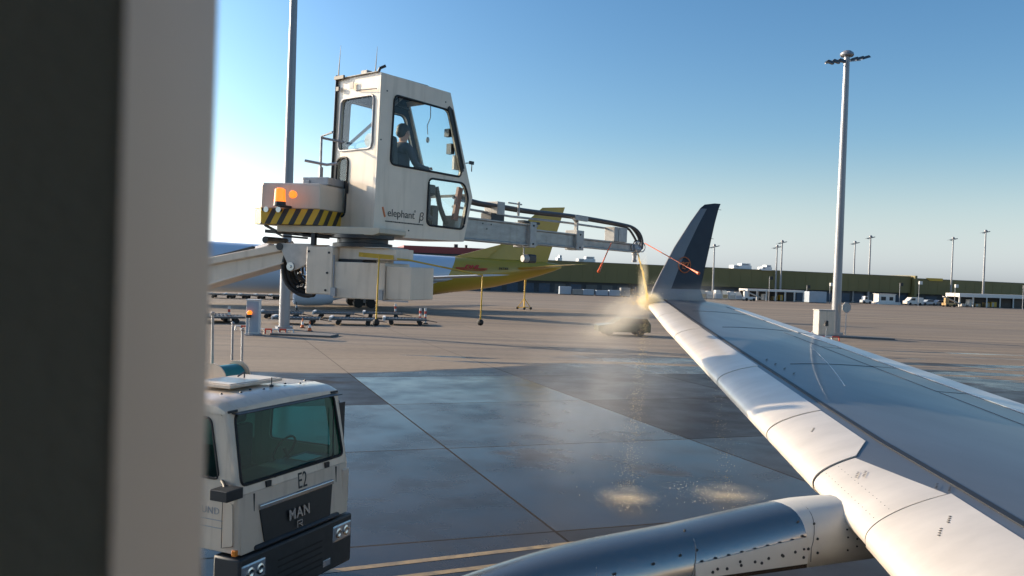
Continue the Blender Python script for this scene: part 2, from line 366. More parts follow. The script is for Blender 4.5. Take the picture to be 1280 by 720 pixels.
def skin_patch(o0, o1, x0, x1, off, thick, no=6, nx=14, xend=None, lower=.02):
    """shell following the wing surface from chord x0 on top round the leading edge (x0<0 means wrap to lower side)"""
    mb = MB(AF); outer = []; inner = []
    for i in range(no+1):
        o = o0+(o1-o0)*i/no; xe = xend(i/no) if xend else x1
        row = []
        if x0 < 0: row += [(-x, False) for x in [x0*(1-k/5)**2 for k in range(5)]]
        s0 = max(x0, 0)
        row += [(s0+(xe-s0)*(k/nx)**(1.8 if x0 < 0 else 1), True) for k in range(nx+1)]
        outer.append([wpt(o, abs(x), tp, off) for x, tp in row]); inner.append([wpt(o, abs(x), tp, off-thick) for x, tp in row])
    rings = [a+b[::-1] for a, b in zip(outer, inner)]
    return mb.loft(rings)
slat_end = lambda a, b, t: a+(b-a)*t
sl = [(.6, 4.36, .16, lambda t: .16), (5.42, 6.70, .158, lambda t: .10+.058*min(1, t*5) if t < .2 else .158), (6.73, 8.88, .16, None), (8.91, 12.03, .168, None), (12.06, 14.04, .172, None), (14.07, 16.04, .175, None)]
for o0, o1, xe, fn in sl:
    obj('slat', skin_patch(o0, o1, -.05, xe, .012, .010, 10, 16, fn), M_slat, air, smooth=1)
fx = obj('fixed_leading_edge', skin_patch(4.385, 5.395, -.05, .20, .004, .003, 8, 16, lambda t: .155-.06*t), M_slat, air, smooth=1)
mb = MB(AF); rings = []
for o in stn[:]:
    c = te(o)-le(o); wd = .045/c*(1.4 if o < 7 else 1)
    xx = .186
    rings.append([wpt(o, xx, True, .010), wpt(o, xx+wd, True, .010), wpt(o, xx+wd, True, .002), wpt(o, xx, True, .002)])
mb.loft(rings); obj('seal_strip', mb, M_seal, air)
# flaps / aileron and spoilers along the trailing edge
for nm, o0, o1 in (('flap', 1.2, 5.55), ('flap', 5.65, 11.9), ('aileron', 12.0, 15.4)):
    obj(nm, skin_patch(o0, o1, .84, .995, .012, .008, 8, 8), M_flap, air, smooth=1)
for o0, o1 in ((5.9, 7.4), (7.44, 8.9), (8.94, 10.4), (10.44, 11.8)):
    obj('spoiler', skin_patch(o0, o1, .70, .825, .006, .004, 4, 5), M_wing, air, smooth=1)
mb = MB(AF)
for o, xa, xb in ((8.9, .31, .80), (12.05, .31, .80), (14.1, .30, .8)):
    mb.loft([[wpt(o, x, True, .004), wpt(o+.012, x, True, .004), wpt(o+.012, x, True, .001), wpt(o, x, True, .001)] for x in xs(xa, xb, 10)])
def strip(p, q, wdt, off=.005):
    P = [(p[0]+(q[0]-p[0])*t, p[1]+(q[1]-p[1])*t) for t in xs(0, 1, 12)]
    mb.loft([[wpt(o, x, True, off), wpt(o+wdt, x, True, off), wpt(o+wdt, x, True, .001), wpt(o, x, True, .001)] for o, x in P])
obj('panel_seam', mb, M_seal, air)
mb = MB(AF); strip((10.3, .62), (7.6, .36), .03, .006); obj('fluid_streak', mb, M_flap, air)
# small stencils on slats
mb = MB(AF)
for o, x in ((5.05, .055), (5.02, .068), (4.5, .150), (4.42, .165), (4.0, .10), (3.9, .07), (6.2, .075), (9.2, .235), (8.9, .24), (8.6, .245), (8.3, .248)):
    for k in range(4):
        xo = x+.004*k
        a0 = wpt(o+.02*k, xo, True, .0145 if x < .155 else .009); mb.box(-.010, .010, -.006, .006, -.001, .001, 0, Matrix.Translation(a0))
obj('stencil', mb, M_seal, air)
for i in range(15):
    for x in (.022, .05): q = Vector(wpt(4.45+i*.064, x, True, .0045)); mb = MB(AF); mb.lathe([(0, .004), (.0012, .0035)], q, (-.45, 0, .9), 6); obj('rivet', mb, M_dark, fx)
mb = MB(AF)
# winglet
mb = MB(AF); rings = []; A0, O0 = 10.48, 16.10
P0 = [(4.19, -.04, 1.72, 0, .20), (4.35, .06, 1.50, .02, .16), (4.55, .12, 1.42, .06, .13), (4.80, .25, 1.47, .10, .11), (4.95, .33, 1.50, .12, .10), (5.5, .64, 1.62, .20, .08), (6.1, 1.05, 1.75, .30, .06), (6.44, 1.31, 1.84, .36, .045), (6.54, 1.44, 1.88, .375, .03), (6.585, 1.72, 1.90, .38, .015)]
for z, l, t, y, th in P0:
    c = t-l; pr = []
    for s_ in (1, -1):
        for x in (prof(10) if s_ == 1 else prof(10)[::-1][1:-1]):
            pr.append((A0+l+.75*y+x*c, O0+y+s_*th*.5*math.sin(math.pi*min(1, x**.6)), z))
    rings.append(pr)
mb.loft(rings)
M_wlgrey = mat('winglet_grey', (.22, .21, .21), .45, 0, .06, 3); M_wlnavy = mat('winglet_navy', (.042, .043, .052), .5, 0, .1, 3, spec=.3)
nr = len(rings[0]); mb.m = [0]*len(mb.m)
for i in range(len(rings)-1):
    for j in range(nr):
        jj = j if j < 10 else (nr-1-j); lead = jj < 4
        mb.m[i*nr+j] = 2 if P0[i][0] < 4.5 else (0 if lead and i < 7 else 1)
M_wlbase = mat('winglet_base', (.25, .24, .24), .35, .1, .06, 3)
wl = obj('winglet', mb, [M_wlgrey, M_wlnavy, M_wlbase], air, smooth=2)
M_or = mat('orange_logo', (.62, .16, .04), .4, 0, .03, 4)
# round bird logo on the inboard side of the winglet
ctr = (A0+1.01, O0+.085, 5.10); mb = MB(AF)
mb.tube([(ctr[0]+.165*math.cos(t), ctr[1]+.165*math.sin(t)*.02-.01+.12*.2*math.sin(t)*.5, ctr[2]+.175*math.sin(t)) for t in xs(0, 2*math.pi, 32)[:-1]], .011, 4, loop=True)
for a, b in (((-.11, .04), (-.02, .06)), ((-.02, .06), (-.05, -.03)), ((-.05, -.03), (.03, .05)), ((.03, .05), (.12, .06)), ((.12, .06), (.05, -.05)), ((.05, -.05), (.10, -.06)), ((-.06, -.07), (.02, -.09))):
    mb.bar((ctr[0]+a[0], ctr[1]-.012, ctr[2]+a[1]), (ctr[0]+b[0], ctr[1]-.012, ctr[2]+b[1]), .022, .02)
obj('round_logo', mb, M_or, wl)
mb = MB(AF)
for z, a, y in ((6.45, 1.79, .36), (5.75, 1.60, .24), (5.05, 1.44, .13)): mb.tube([(A0+a-.05+.75*y, O0+y, z), (A0+a+.13+.75*y, O0+y, z-.01)], .006, 5)
obj('static_wick', mb, M_dark, wl)
# pylon
M_metal = mat('pylon_bare_metal', (.38, .355, .32), .23, .9, .06, 3, stretch=(.3, 1, 1))
M_pcream = mat('pylon_cream_paint', (.60, .57, .50), .42, 0, .06, 2.5)
def pyl(a):
    T = [(.4, 2.50), (1.2, 2.66), (1.96, 2.86), (2.82, 3.00), (3.46, 3.03), (4.4, 3.13), (5.1, 3.17), (5.5, 3.06), (5.8, 2.95)]
    for (x0, z0), (x1, z1) in zip(T, T[1:]):
        if a <= x1: t = (a-x0)/(x1-x0); return z0+(z1-z0)*t
    return T[-1][1]
mb = MB(AF); rings = []; PO = 4.98; st_ = xs(.5, 6.1, 28)
def smooth_top(a): return (pyl(max(.4, a-.35))+pyl(a)*2+pyl(min(5.8, a+.35)))/4
def pyhw(a): return .285*min(1, ((a+.3)/3.2))**.7
for a in st_:
    zt = smooth_top(a); hw = pyhw(a); zb = 2.74 if a > 3.2 else 2.74-(3.2-a)*.18; rr = min(.26, (zt-zb)*.9)
    ring = [(a, PO-hw, zb)]+[(a, PO-hw*math.cos(t)**.75 if math.cos(t) > 0.001 else PO, zt-rr+rr*math.sin(t)) for t in xs(0, math.pi/2, 7)]
    ring += [(a, 2*PO-p[1], p[2]) for p in ring[:-1][::-1]]
    rings.append(ring)
mb.loft(rings)
nr = len(rings[0]); mb.m = [1 if st_[min(i//nr, 27)] > 4.40 else 0 for i in range(len(mb.m))]
pylon = obj('engine_pylon', mb, [M_metal, M_pcream], air, smooth=2)
mb = MB(AF); rings = []
for a in xs(3.52, 4.50, 8):
    zt = smooth_top(a)-.20; hw = pyhw(a); zb = 2.77
    rings.append([(a, PO-hw-.004, zb), (a, PO-hw-.004, zt), (a, PO-hw*.985-.004, zt+.03), (a, PO-hw*.98+.004, zt+.03), (a, PO-hw+.004, zb)])
mb.loft(rings); n0 = len(mb.f)
sp = obj('side_panel', mb, M_pcream, pylon, smooth=1)
mb = MB(AF)
def rivet(a, z, r=.012):
    hw = pyhw(a); zt = smooth_top(a); rr = min(.26, (zt-2.74)*.9); q = max(0, min(.98, (z-(zt-rr))/rr)); hy = hw*(math.sqrt(1-q*q))**.75
    mb.lathe([(0, r), (.006, r*.8)], (a, PO-hy-.004, z), (0, -1, 0), 8)
for i in range(9): rivet(3.58+i*.112, smooth_top(3.56+i*.105)-.165)
for i in range(8): rivet(3.66+i*.12, smooth_top(3.6+i*.11)-.245)
for i in range(5): rivet(3.7+i*.19, 2.82+.03*(i % 2))
for i in range(3): rivet(3.56, 2.86+i*.09, .01); rivet(4.59, 2.84+i*.10, .011); rivet(4.46, 2.88+i*.09, .01)
for i in range(14): rivet(4.88+(i % 5)*.09, 2.83+(i//5)*.075+.02*(i % 2), .008)
for a, z in ((2.6, 2.86), (2.9, 2.87), (3.2, 2.90), (3.42, 2.93), (2.3, 2.80), (2.0, 2.76)): rivet(a, z, .011)
obj('rivet', mb, M_dark, pylon)
mb = MB(AF)
for a in (2.72, 3.49, 4.53):
    zt = smooth_top(a)+.003; hw = pyhw(a)+.003; rr = .26
    pts = [(a+.10*(math.sin(t)), PO-hw*math.cos(t)**.75 if math.cos(t) > .001 else PO, zt-rr+rr*math.sin(t)) for t in xs(0, math.pi/2, 8)]
    mb.tube([(a, PO-hw, 2.78)]+pts, .0035, 4)
obj('panel_joint', mb, mat('joint_sealant', (.22, .21, .19), .5, 0), pylon)
mb = MB(AF); mb.lathe([(0, .80), (-.12, .88), (-.05, 1.0), (.4, 1.04), (1.2, 1.05), (2.4, 1.02), (3.3, .88), (3.35, .60), (4.2, .45), (4.8, .20), (5.2, .02)], (-.6, PO, 1.62), (1, 0, 0), 40)
obj('engine_nacelle', mb, M_metal, air, smooth=1)
# fuselage with window openings: flat side strip at y .12 (lining) / .18 (skin)
M_lin = mat('cabin_lining', (.36, .28, .19), .75, 0, .04, 8, .12, 500)
M_rev = mat('window_reveal_plastic', (.60, .50, .395), .6, 0, .03, 6)
M_skin2 = mat('fuselage_paint', (.7, .7, .7), .3, 0, .04, 2, coat=.3)
wins = [(.0135-.52*k, .2935-.52*k) for k in (-2, -1, 0, 1, 2)]
zc = H
def wz(a0, a1, k=0): return rpoly([(a0-k, zc-.17-k), (a1+k, zc-.17-k), (a1+k, zc+.19+k), (a0-k, zc+.19+k)], .09+k, 8)
F0, F1 = -3.0, 3.5
mb = MB(AF); mb.panel([(F0, zc-.5), (F1, zc-.5), (F1, zc+.45), (F0, zc+.45)], [wz(a, b, .0150) for a, b in wins], lambda u, v, t: (u, t, v), .108, .1085)
obj('cabin_lining', mb, M_lin, air)
mb = MB(AF)
for a, b in wins:
    A = wz(a, b, .0150); B = wz(a, b, 0); n = len(A)
    mb.loft([[(u, .1075, v) for u, v in A], [(u, .135, v) for u, v in wz(a, b, .0078)], [(u, .172, v) for u, v in B]], caps=False)
obj('window_reveal', mb, M_rev, air, smooth=1)
mb = MB(AF); mb.panel([(F0, zc-.5), (F1, zc-.5), (F1, zc+.45), (F0, zc+.45)], [wz(a, b, 0) for a, b in wins], lambda u, v, t: (u, t, v), .172, .176)
rc = 1.98; cy = .176-math.sqrt(rc*rc-.475**2); czz = zc-.025; t0 = math.asin(.475/rc)
arc = [(cy+rc*math.cos(t), czz+rc*math.sin(t)) for t in xs(t0, 2*math.pi-t0, 36)]
for ta, tb in ((t0, math.pi-t0), (math.pi+t0, 2*math.pi-t0)):
    ar = [(math.cos(t)*rc, math.sin(t)*rc) for t in xs(ta, tb, 18)]
    for k in (1, .97): mb.loft([[(x, cy+y*k, czz+z*k) for y, z in ar] for x in (F0, F1)], caps=False, closed=False)
mb.panel([(F0, zc-.5), (F1, zc-.5), (F1, zc+.45), (F0, zc+.45)], [wz(a, b, 0) for a, b in wins], lambda u, v, t: (u, 2*cy-t, v), .172, .176)
for x in (F0,): mb.add([(x, y, z) for y, z in arc], [tuple(range(len(arc)))])  # aft end left open, an added opening that lets daylight onto the lining
obj('fuselage', mb, M_skin2, air, smooth=1)
# ---------------------------------------------------------------- de-icing truck
TF = Vector((.915, -.40, 0)).normalized()
G0 = Vector((-3.571, 11.05, 0))
TM = frame(G0, TF)                                # x forward, y away to the truck's left, z up; y=0 is the near side, x=0 the front
truck = thing('deicing_truck', 'white de-icing truck with raised boom, glazed operator cabin and black hazard-striped counterweight', 'truck', TM)
def side_out(x0=-1.95): return [(x0, 1.0), (x0, 2.86), (-.30, 2.86), (-.17, 2.78), (.06, 1.75), (.10, 1.0)]
mb = MB(TM)
whole = rpoly([(-1.42, 1.95), (-1.38, 2.74), (-.36, 2.74), (-.20, 1.95)], .09)
for t0, t1 in ((0, .04), (2.46, 2.50)): mb.panel(side_out(), [whole], lambda u, v, t: (u, t, v), t0, t1)
# front: windscreen frame and nose panel as sloped plates
def fp(u, v, t):      # u across, v height
    x = -.12+(2.85-v)/1.1*.22 if v > 1.75 else .10+(1.75-v)*.07
    return (x+t, u, v)
ws = rpoly([(.11, 1.87), (2.39, 1.87), (2.35, 2.79), (.15, 2.79)], .10)
mb.panel([(.05, 1.75), (2.45, 1.75), (2.45, 2.86), (.05, 2.86)], [ws], fp, -.035, 0)
gr = [(.55, 1.08), (1.95, 1.08), (2.02, 1.50), (.48, 1.50)]
mb.panel([(.05, .98), (2.45, .98), (2.45, 1.749), (.05, 1.749)], [], fp, -.035, 0)
for y in (.055, 2.445): mb.tube([(-.17, y, 2.84), (.05, y, 1.75), (.09, y, .99)], .055, 10)
mb.box(-1.95, .05, .04, 2.46, .98, 1.05)
mb.panel([(.04, 1.0), (2.46, 1.0), (2.46, 2.86), (.04, 2.86)], [rpoly([(1.15, 2.0), (2.2, 2.0), (2.2, 2.65), (1.15, 2.65)], .08)], lambda u, v, t: (t, u, v), -1.95, -1.90)
body = obj('truck_cab', mb, M_truckw, truck, smooth=1, bevel=.006)
mb = MB(TM); prf = [(-1.97, 2.80), (-1.97, 2.92), (-1.8, 2.97), (-.50, 2.97), (-.26, 2.94), (-.13, 2.86), (-.12, 2.82)]
rings = []
for y, k in ((-.01, 1), (0, .35), (.10, .04), (1.25, 0), (2.40, .04), (2.50, .35), (2.51, 1)): rings.append([(x, y, z-(z-2.80)*k*.9+(.03 if k == 0 else 0)) for x, z in prf])
mb.loft(rings); obj('cab_roof', mb, M_truckw, body, smooth=1)
mb = MB(TM); mb.box(-1.35, -.62, .62, 1.75, 3.03, 3.075); mb.box(-1.30, -.67, .67, 1.70, 3.075, 3.085); obj('roof_hatch', mb, M_white, body, bevel=.015)
mb = MB(TM); mb.tube([(-1.0, 1.35, 3.08), (-1.0, 1.35, 3.17), (-.9, 1.1, 3.14)], .012, 6); mb.tube([(-.45, 1.3, 3.0), (-.45, 1.3, 3.03)], .03, 8); mb.tube([(-.45, 1.3, 3.03), (-.45, 1.3, 3.14)], .008, 6); obj('roof_aerial', mb, M_dark, body)
mb = MB(TM)
for i, (x, y) in enumerate([(-.52, .35), (-.42, .62), (-.50, .9), (-.38, 1.05), (-.52, 1.7), (-.36, 1.85), (-.5, 2.15), (-1.5, .4), (-1.6, 2.1)]): mb.lathe([(0, .022), (.02, .012)], (x, y, 2.995), (0, 0, 1), 8)
obj('roof_rivet', mb, M_dark, body)
for y in (.12, 2.38):
    mb = MB(TM); mb.box(-.125, -.10, y-.09, y+.09, 2.815, 2.85); obj('marker_light', mb, M_dark, body, bevel=.008)
mb = MB(TM); mb.panel(rpoly([(.10, 1.86), (2.40, 1.86), (2.36, 2.80), (.14, 2.80)], .10), [], fp, -.022, -.014); obj('windscreen', mb, M_tglass, body)
mb = MB(TM); mb.tube([fp(u, v, .002) for u, v in ws], .022, 6, loop=True); obj('windscreen_seal', mb, M_black, body)
for y in (.0, 2.47):
    mb = MB(TM); mb.panel(rpoly([(-1.43, 1.94), (-1.39, 2.75), (-.35, 2.75), (-.19, 1.94)], .09), [], lambda u, v, t: (u, t, v), y+.012, y+.018); sw = obj('side_window', mb, M_tglass, body)
    mb = MB(TM); mb.tube([(u, -.002 if y < 1 else 2.502, v) for u, v in whole], .018, 6, loop=True); obj('window_seal', mb, M_black, body)
mb = MB(TM)
for y in (.62, 1.95): mb.box(.05, .115, y-.05, y+.05, 1.76, 1.84)
obj('wiper_mount', mb, M_dark, body)
mb = MB(TM); mb.panel(rpoly([(.50, 1.03), (1.98, 1.03), (2.06, 1.50), (.42, 1.50)], .03), [], fp, .0, .018); grl = obj('grille', mb, mat('grille_black', (.018, .020, .022), .35, 0, .1, 6), body, bevel=.006)
mb = MB(TM); mb.loft([[(fp(u, v, t)) for v, t in ((1.49, .0), (1.49, .035), (1.55, .04), (1.565, .0))] for u in (.41, 2.07)]); obj('chrome_strip', mb, M_chrome, grl, bevel=.008)
pf = plane_frame(fp(1.22, 1.27, .045), (0, 1, 0), (-.07, 0, 1))
obj('maker_lettering', text_mb('MAN', .20, TM @ pf, .006, 0, 1.15, .006), M_chrome, grl)
mb = MB(TM @ plane_frame(fp(1.23, 1.115, .045), (0, 1, 0), (-.07, 0, 1)))
mb.box(-.07, -.055, -.05, .05, -.005, .005); mb.box(-.055, .05, .035, .05, -.005, .005); mb.box(.035, .05, -.01, .035, -.005, .005); mb.box(-.04, .035, -.01, .005, -.005, .005); mb.bar((0, -.01, 0), (.055, -.05, 0), .015, .01)
obj('maker_emblem', mb, M_chrome, grl)
obj('fleet_number', text_mb('E2', .31, TM @ plane_frame(fp(1.36, 1.685, .003), (0, 1, 0), (-.1, 0, 1)) @ Matrix.Diagonal((.72, 1.05, 1, 1)), .002), M_dark, body)
obj('door_lettering', text_mb('GROUND', .13, TM @ plane_frame((-.48, -.003, 1.52), (1, 0, 0), (0, 0, 1)), .0015, 0, 1.1), M_grey, body)
mb = MB(TM)
for k, (a, b_) in enumerate(((-.85, -.1), (-.55, -.12))): mb.box(a, b_, -.003, 0, 1.40-.1*k, 1.412-.1*k)
obj('door_small_print', mb, M_grey, body)
mb = MB(TM)
for x in (-1.45, -.13): mb.box(x-.004, x+.004, -.004, .002, 1.05, 1.93)
mb.box(-.13, .02, -.004, .0, 1.74, 1.75)
mb.tube([(-.02, .02, 1.70), (.03, -.012, 1.62), (.06, -.012, 1.1), (-.10, -.012, 1.06)], .006, 4)
obj('door_joint', mb, M_dark, body)
mb = MB(TM); mb.panel(rpoly([(-.10, 1.10), (.07, 1.10), (.05, 1.66), (-.10, 1.66)], .04), [], lambda u, v, t: (u, t, v), -.02, 0); obj('corner_deflector', mb, M_truckw, body, bevel=.01)
mb = MB(TM); mb.box(.09, .135, 2.33, 2.50, 1.12, 1.66); obj('corner_deflector', mb, M_truckw, body, bevel=.03)
mb = MB(TM); mb.box(-.25, .20, -.02, 2.52, .20, .95); mb.box(-.25, .20, .3, 2.2, .97, 1.04)
bump = obj('bumper', mb, mat('bumper_plastic', (.03, .033, .036), .5, 0, .15, 5), truck, bevel=.07, smooth=1)
mb = MB(TM)
for k in range(5): mb.box(.198, .206, .75, 1.75, .35+.09*k, .37+.09*k)
obj('bumper_grille', mb, M_black, bump)
for y in (.07, 2.43):
    s_ = 1 if y < 1 else -1
    mb = MB(TM); mb.box(.10, .215, y-.06*s_, y+.42*s_, .60, .86); hl = obj('headlight', mb, M_lens, bump, bevel=.03)
    for k in (.10, .29):
        mb = MB(TM); mb.lathe([(0, .07), (.012, .075), (.02, .05), (.01, .02)], (.215, y+k*s_, .73), (1, 0, 0), 16); obj('lamp', mb, M_chrome, hl)
# mirrors: near pair low arm, far tall mirror
mb = MB(TM); mb.tube([(-.15, .0, 1.93), (.02, -.14, 1.92), (.10, -.22, 1.88)], .025, 8); mb.box(-.02, .26, -.36, -.06, 1.78, 1.92); obj('mirror', mb, M_dark, body, bevel=.05)
mb = MB(TM); mb.tube([(-.25, 2.5, 2.68), (-.18, 2.60, 2.66), (-.18, 2.60, 1.9), (-.22, 2.5, 1.88)], .02, 8); mb.box(-.26, -.12, 2.53, 2.70, 1.93, 2.64); obj('mirror', mb, M_dark, body, bevel=.04)
mb = MB(TM); mb.box(-1.32, -1.12, -.03, -.005, 1.70, 1.74); obj('door_handle', mb, M_dark, body, bevel=.006)
mb = MB(TM); mb.tube([fp(.75, 1.86, .02), fp(.9, 1.885, .03), fp(1.75, 1.905, .03)], .010, 5); obj('windscreen_wiper', mb, M_black, body)
mb = MB(TM); mb.tube([fp(2.05, 1.86, .02), fp(2.1, 1.9, .03), fp(2.28, 2.62, .03)], .009, 5); obj('windscreen_wiper', mb, M_black, body)
mb = MB(TM); mb.box(.085, .118, .32, .335, 1.0, 1.73); mb.box(.085, .118, 2.17, 2.185, 1.0, 1.73); obj('panel_gap', mb, M_dark, body)
mb = MB(TM); mb.box(-.115, .03, .1, 2.4, 2.80, 2.812); obj('visor_gap', mb, M_dark, body)
for y in (.62, 1.88): mb = MB(TM); mb.box(.196, .206, y-.09, y+.09, .30, .40); obj('fog_lamp', mb, M_lens, bump, bevel=.01)
mb = MB(TM); mb.box(.06, .13, -.03, .05, .98, 1.06); obj('indicator_lens', mb, M_orange2, body, bevel=.01)
# interior
mb = MB(TM); mb.box(-.6, -.02, .1, 2.4, 1.6, 1.86); mb.box(-1.9, -.6, .1, 2.4, 1.06, 1.15); obj('dashboard', mb, M_dark, body, bevel=.04)
for y in (.5, 1.7):
    mb = MB(TM); mb.box(-1.35, -.85, y-.25, y+.25, 1.5, 1.65); mb.box(-1.45, -1.3, y-.25, y+.25, 1.6, 2.3); mb.box(-1.44, -1.34, y-.14, y+.14, 2.32, 2.52); obj('seat', mb, M_jacket, body, bevel=.04)
mb = MB(TM); c = Vector((-.62, 1.85, 1.98)); mb.tube([c+Vector((.10*math.sin(t), .22*math.cos(t), .2*math.sin(t))) for t in xs(0, 2*math.pi, 20)[:-1]], .017, 6, loop=True); mb.tube([c, (-.45, 1.85, 1.75)], .03, 6); obj('steering_wheel', mb, M_dark, body)
mb = MB(TM); mb.box(-.45, -.12, 1.75, 2.15, 1.865, 1.872); obj('papers', mb, M_white, body)
# chassis, tank body and wheels (mostly outside the picture)
mb = MB(TM); mb.box(-9.3, -.3, .75, 1.05, .75, 1.0); mb.box(-9.3, -.3, 1.45, 1.75, .75, 1.0); obj('chassis', mb, M_dark, truck)
mb = MB(TM); mb.box(-8.9, -2.9, .05, 2.45, 1.0, 2.45); mb.box(-2.85, -2.1, .15, 2.35, 1.0, 2.0); obj('tank_body', mb, M_truckw, truck, bevel=.08)
for x in (-1.25, -6.3, -7.6):
    for y, s_ in ((.05, 1), (2.45, -1)):
        mb = MB(TM); mb.lathe([(0, .30), (0, .46), (.05, .50), (.25, .50), (.30, .46), (.30, .30)], (x, y, .5), (0, s_, 0), 28); wl_ = obj('wheel', mb, M_black, truck, smooth=1)
        mb = MB(TM); mb.lathe([(.03, .30), (.02, .26), (.10, .2), (.08, .09), (.02, .08), (.02, .01)], (x, y, .5), (0, s_, 0), 20); obj('rim', mb, M_grey, wl_, smooth=1)
mb = MB(TM)
for y in (-.0, 2.3): mb.box(-1.95, -.55, y, y+.2, 1.02, 1.06)
mb.box(-1.9, -.45, -.02, .03, .45, .62); mb.box(-1.9, -.45, 2.47, 2.52, .45, .62); obj('step', mb, M_dark, truck)
# hose reel and rails on the body behind the cab
rb = TM.inverted() @ at(283, 473, 13.4)
mb = MB(TM); mb.box(rb.x-.25, rb.x+.25, rb.y-.4, rb.y+.4, 2.0, rb.z-.2); mb.lathe([(0, .26), (.02, .26), (.02, .12), (.55, .12), (.55, .26), (.57, .26)], rb+Vector((0, -.30, 0)), (0, 1, 0), 28); reel = obj('hose_reel', mb, M_white, truck, smooth=1)
mb = MB(TM); mb.lathe([(0, .215), (.46, .215)], rb+Vector((0, -.25, 0)), (0, 1, 0), 28); obj('coiled_hose', mb, M_teal, reel, smooth=1)
for px, py0, py1, Yd in ((266, 392, 470, 13.6), (303, 412, 455, 16.0), (291, 404, 440, 17.0)):
    a = TM.inverted() @ at(px, py0, Yd); b_ = TM.inverted() @ at(px-1, py1+10, Yd); mb = MB(TM); mb.tube([a, b_], .022, 8); mb.ball(a, .035, 5); obj('rail_post', mb, M_grey, truck)

# ---- lower arm of the boom, turret base (plane nearly along the truck)
QM = frame((-2.759, 12.2, 0), (.95, -.32)); 
arm0 = QM.inverted()
mb = MB(QM)
def sec(p, top, bot, hw): return [(p, -hw, bot), (p, -hw, bot+.03), (p, -hw*.72, bot+.035), (p, -hw*.72, top-.12), (p, -hw, top-.11), (p, -hw, top), (p, hw, top), (p, hw, bot)]
# arm rises from the turntable at the truck's rear to the turret
mb.loft([sec(-6.4, 3.30, 2.85, .20), sec(-1.92, 4.83, 4.40, .20), sec(-.50, 5.10, 4.80, .19)])
arm = obj('boom_arm', mb, M_white, truck, bevel=.01, smooth=1)
mb = MB(QM); mb.box(-6.8, -5.9, -.3, .3, 2.4, 3.4); mb.lathe([(0, .5), (.15, .5)], (-6.4, 0, 2.35), (0, 0, 1), 24); obj('boom_pedestal', mb, M_white, truck, bevel=.02)
mb = MB(QM); mb.tube([(-3.6, .28, 4.25), (-1.0, .28, 5.05)], .09, 10); mb.tube([(-1.6, .28, 4.88), (-.65, .28, 5.10)], .055, 10); obj('levelling_strut', mb, M_grey, arm, smooth=1)
mb = MB(QM); mb.bar((-3.2, -.1, 4.50), (-1.05, -.1, 5.02), .07, .05); mb.tube([(-.78, -.22, 5.14), (-.78, .30, 5.14)], .05, 10); mb.tube([(-.53, -.23, 5.05), (-.53, .30, 5.05)], .055, 10); obj('cable_tray', mb, M_dark, arm)
mb = MB(QM); mb.panel([(-.56, 5.10), (.02, 5.10), (.02, 4.86), (-.22, 4.74), (-.34, 4.70)], [], lambda u, v, t: (u, t, v), -.22, -.19); mb.panel([(-.56, 5.10), (.02, 5.10), (.02, 4.86), (-.22, 4.74), (-.34, 4.70)], [], lambda u, v, t: (u, t, v), .19, .22)
kn = obj('knuckle_plate', mb, M_whitedk, truck, bevel=.005)
mb = MB(QM); mb.lathe([(0, .06), (.03, .06), (.03, .02), (.05, .02)], (-.33, -.22, 4.77), (0, -1, 0), 18); obj('pivot_pin', mb, M_chrome, kn)
# curved bundle of hoses hanging under the knuckle
for k in range(7):
    r0 = .42-.035*k; yy = -.14+.05*(k % 6); mb = MB(QM)
    mb.tube([(-.12+r0*math.cos(t)*.95, yy+.02*math.sin(3*t), 4.78+r0*1.0*math.sin(t)) for t in xs(R(150+3*k), R(285-4*k), 12)]+[(.02+.02*k, yy, 4.42+.05*k)], .030 if k < 5 else .018, 8)
    obj('hydraulic_hose', mb, M_black if k not in (3, 5) else M_dark, kn, smooth=1)
mb = MB(QM)
for k in range(16):
    x = random.uniform(-.30, -.05); z = 4.47+random.random()*.3; mb.lathe([(0, .018), (.05, .018)], (x, -.2+random.random()*.2, z), (random.uniform(-1, 1), -1, random.uniform(-.3, .3)), 8)
obj('hose_fitting', mb, M_chrome, kn)
mb = MB(QM); mb.box(-.01, .41, -.35, .35, 4.40, 5.06); bx1 = obj('turret_base', mb, M_white, truck, bevel=.015)
mb = MB(QM)
for x, z in ((.35, 4.98), (.33, 4.70), (.31, 4.46), (.03, 4.99)): mb.lathe([(0, .018), (.012, .014)], (x, -.35, z), (0, -1, 0), 8)
obj('bolt', mb, M_dark, bx1)
mb = MB(QM); mb.box(.41, 1.20, -.32, .45, 4.36, 4.86); mb.box(1.203, 1.58, -.30, .45, 4.37, 4.82); bx2 = obj('equipment_box', mb, M_white, truck, bevel=.012)
mb = MB(QM); mb.box(.40, .47, -.37, -.32, 4.38, 4.50); mb.box(1.14, 1.19, -.36, -.32, 4.36, 4.50); mb.box(1.17, 1.55, -.31, -.29, 4.345, 4.365); mb.box(.415, .43, -.34, -.32, 4.50, 4.95); obj('box_latch', mb, M_grey, bx2)
mb = MB(QM); mb.box(.25, 1.20, -.25, .40, 5.06, 5.075); mb.box(.42, 1.3, -.2, .35, 4.90, 5.06); mb.box(.95, 1.12, -.1, .1, 4.82, 4.92); mb.box(.42, .8, -.22, .3, 4.86, 4.90, 1); obj('turret_deck', mb, [M_white, M_dark], truck, bevel=.008)
mb = MB(QM); mb.lathe([(0, .42), (.05, .42), (.06, .36), (.12, .36)], (.62, .1, 5.075), (0, 0, 1), 32); mb.lathe([(.12, .44), (.17, .44)], (.62, .1, 5.075), (0, 0, 1), 32); obj('slew_ring', mb, [M_dark], truck, smooth=1)
mb = MB(QM); mb.loft([[(x, y, z) for x, z in ((-.55, 5.26), (.98, 5.235), (1.08, 5.27), (1.08, 5.34), (-.55, 5.36))] for y in (-.28, .55)]); obj('cabin_platform', mb, mat('platform_yellowish', (.58, .50, .38), .5, 0, .1, 3), truck, bevel=.01)
mb = MB(QM)
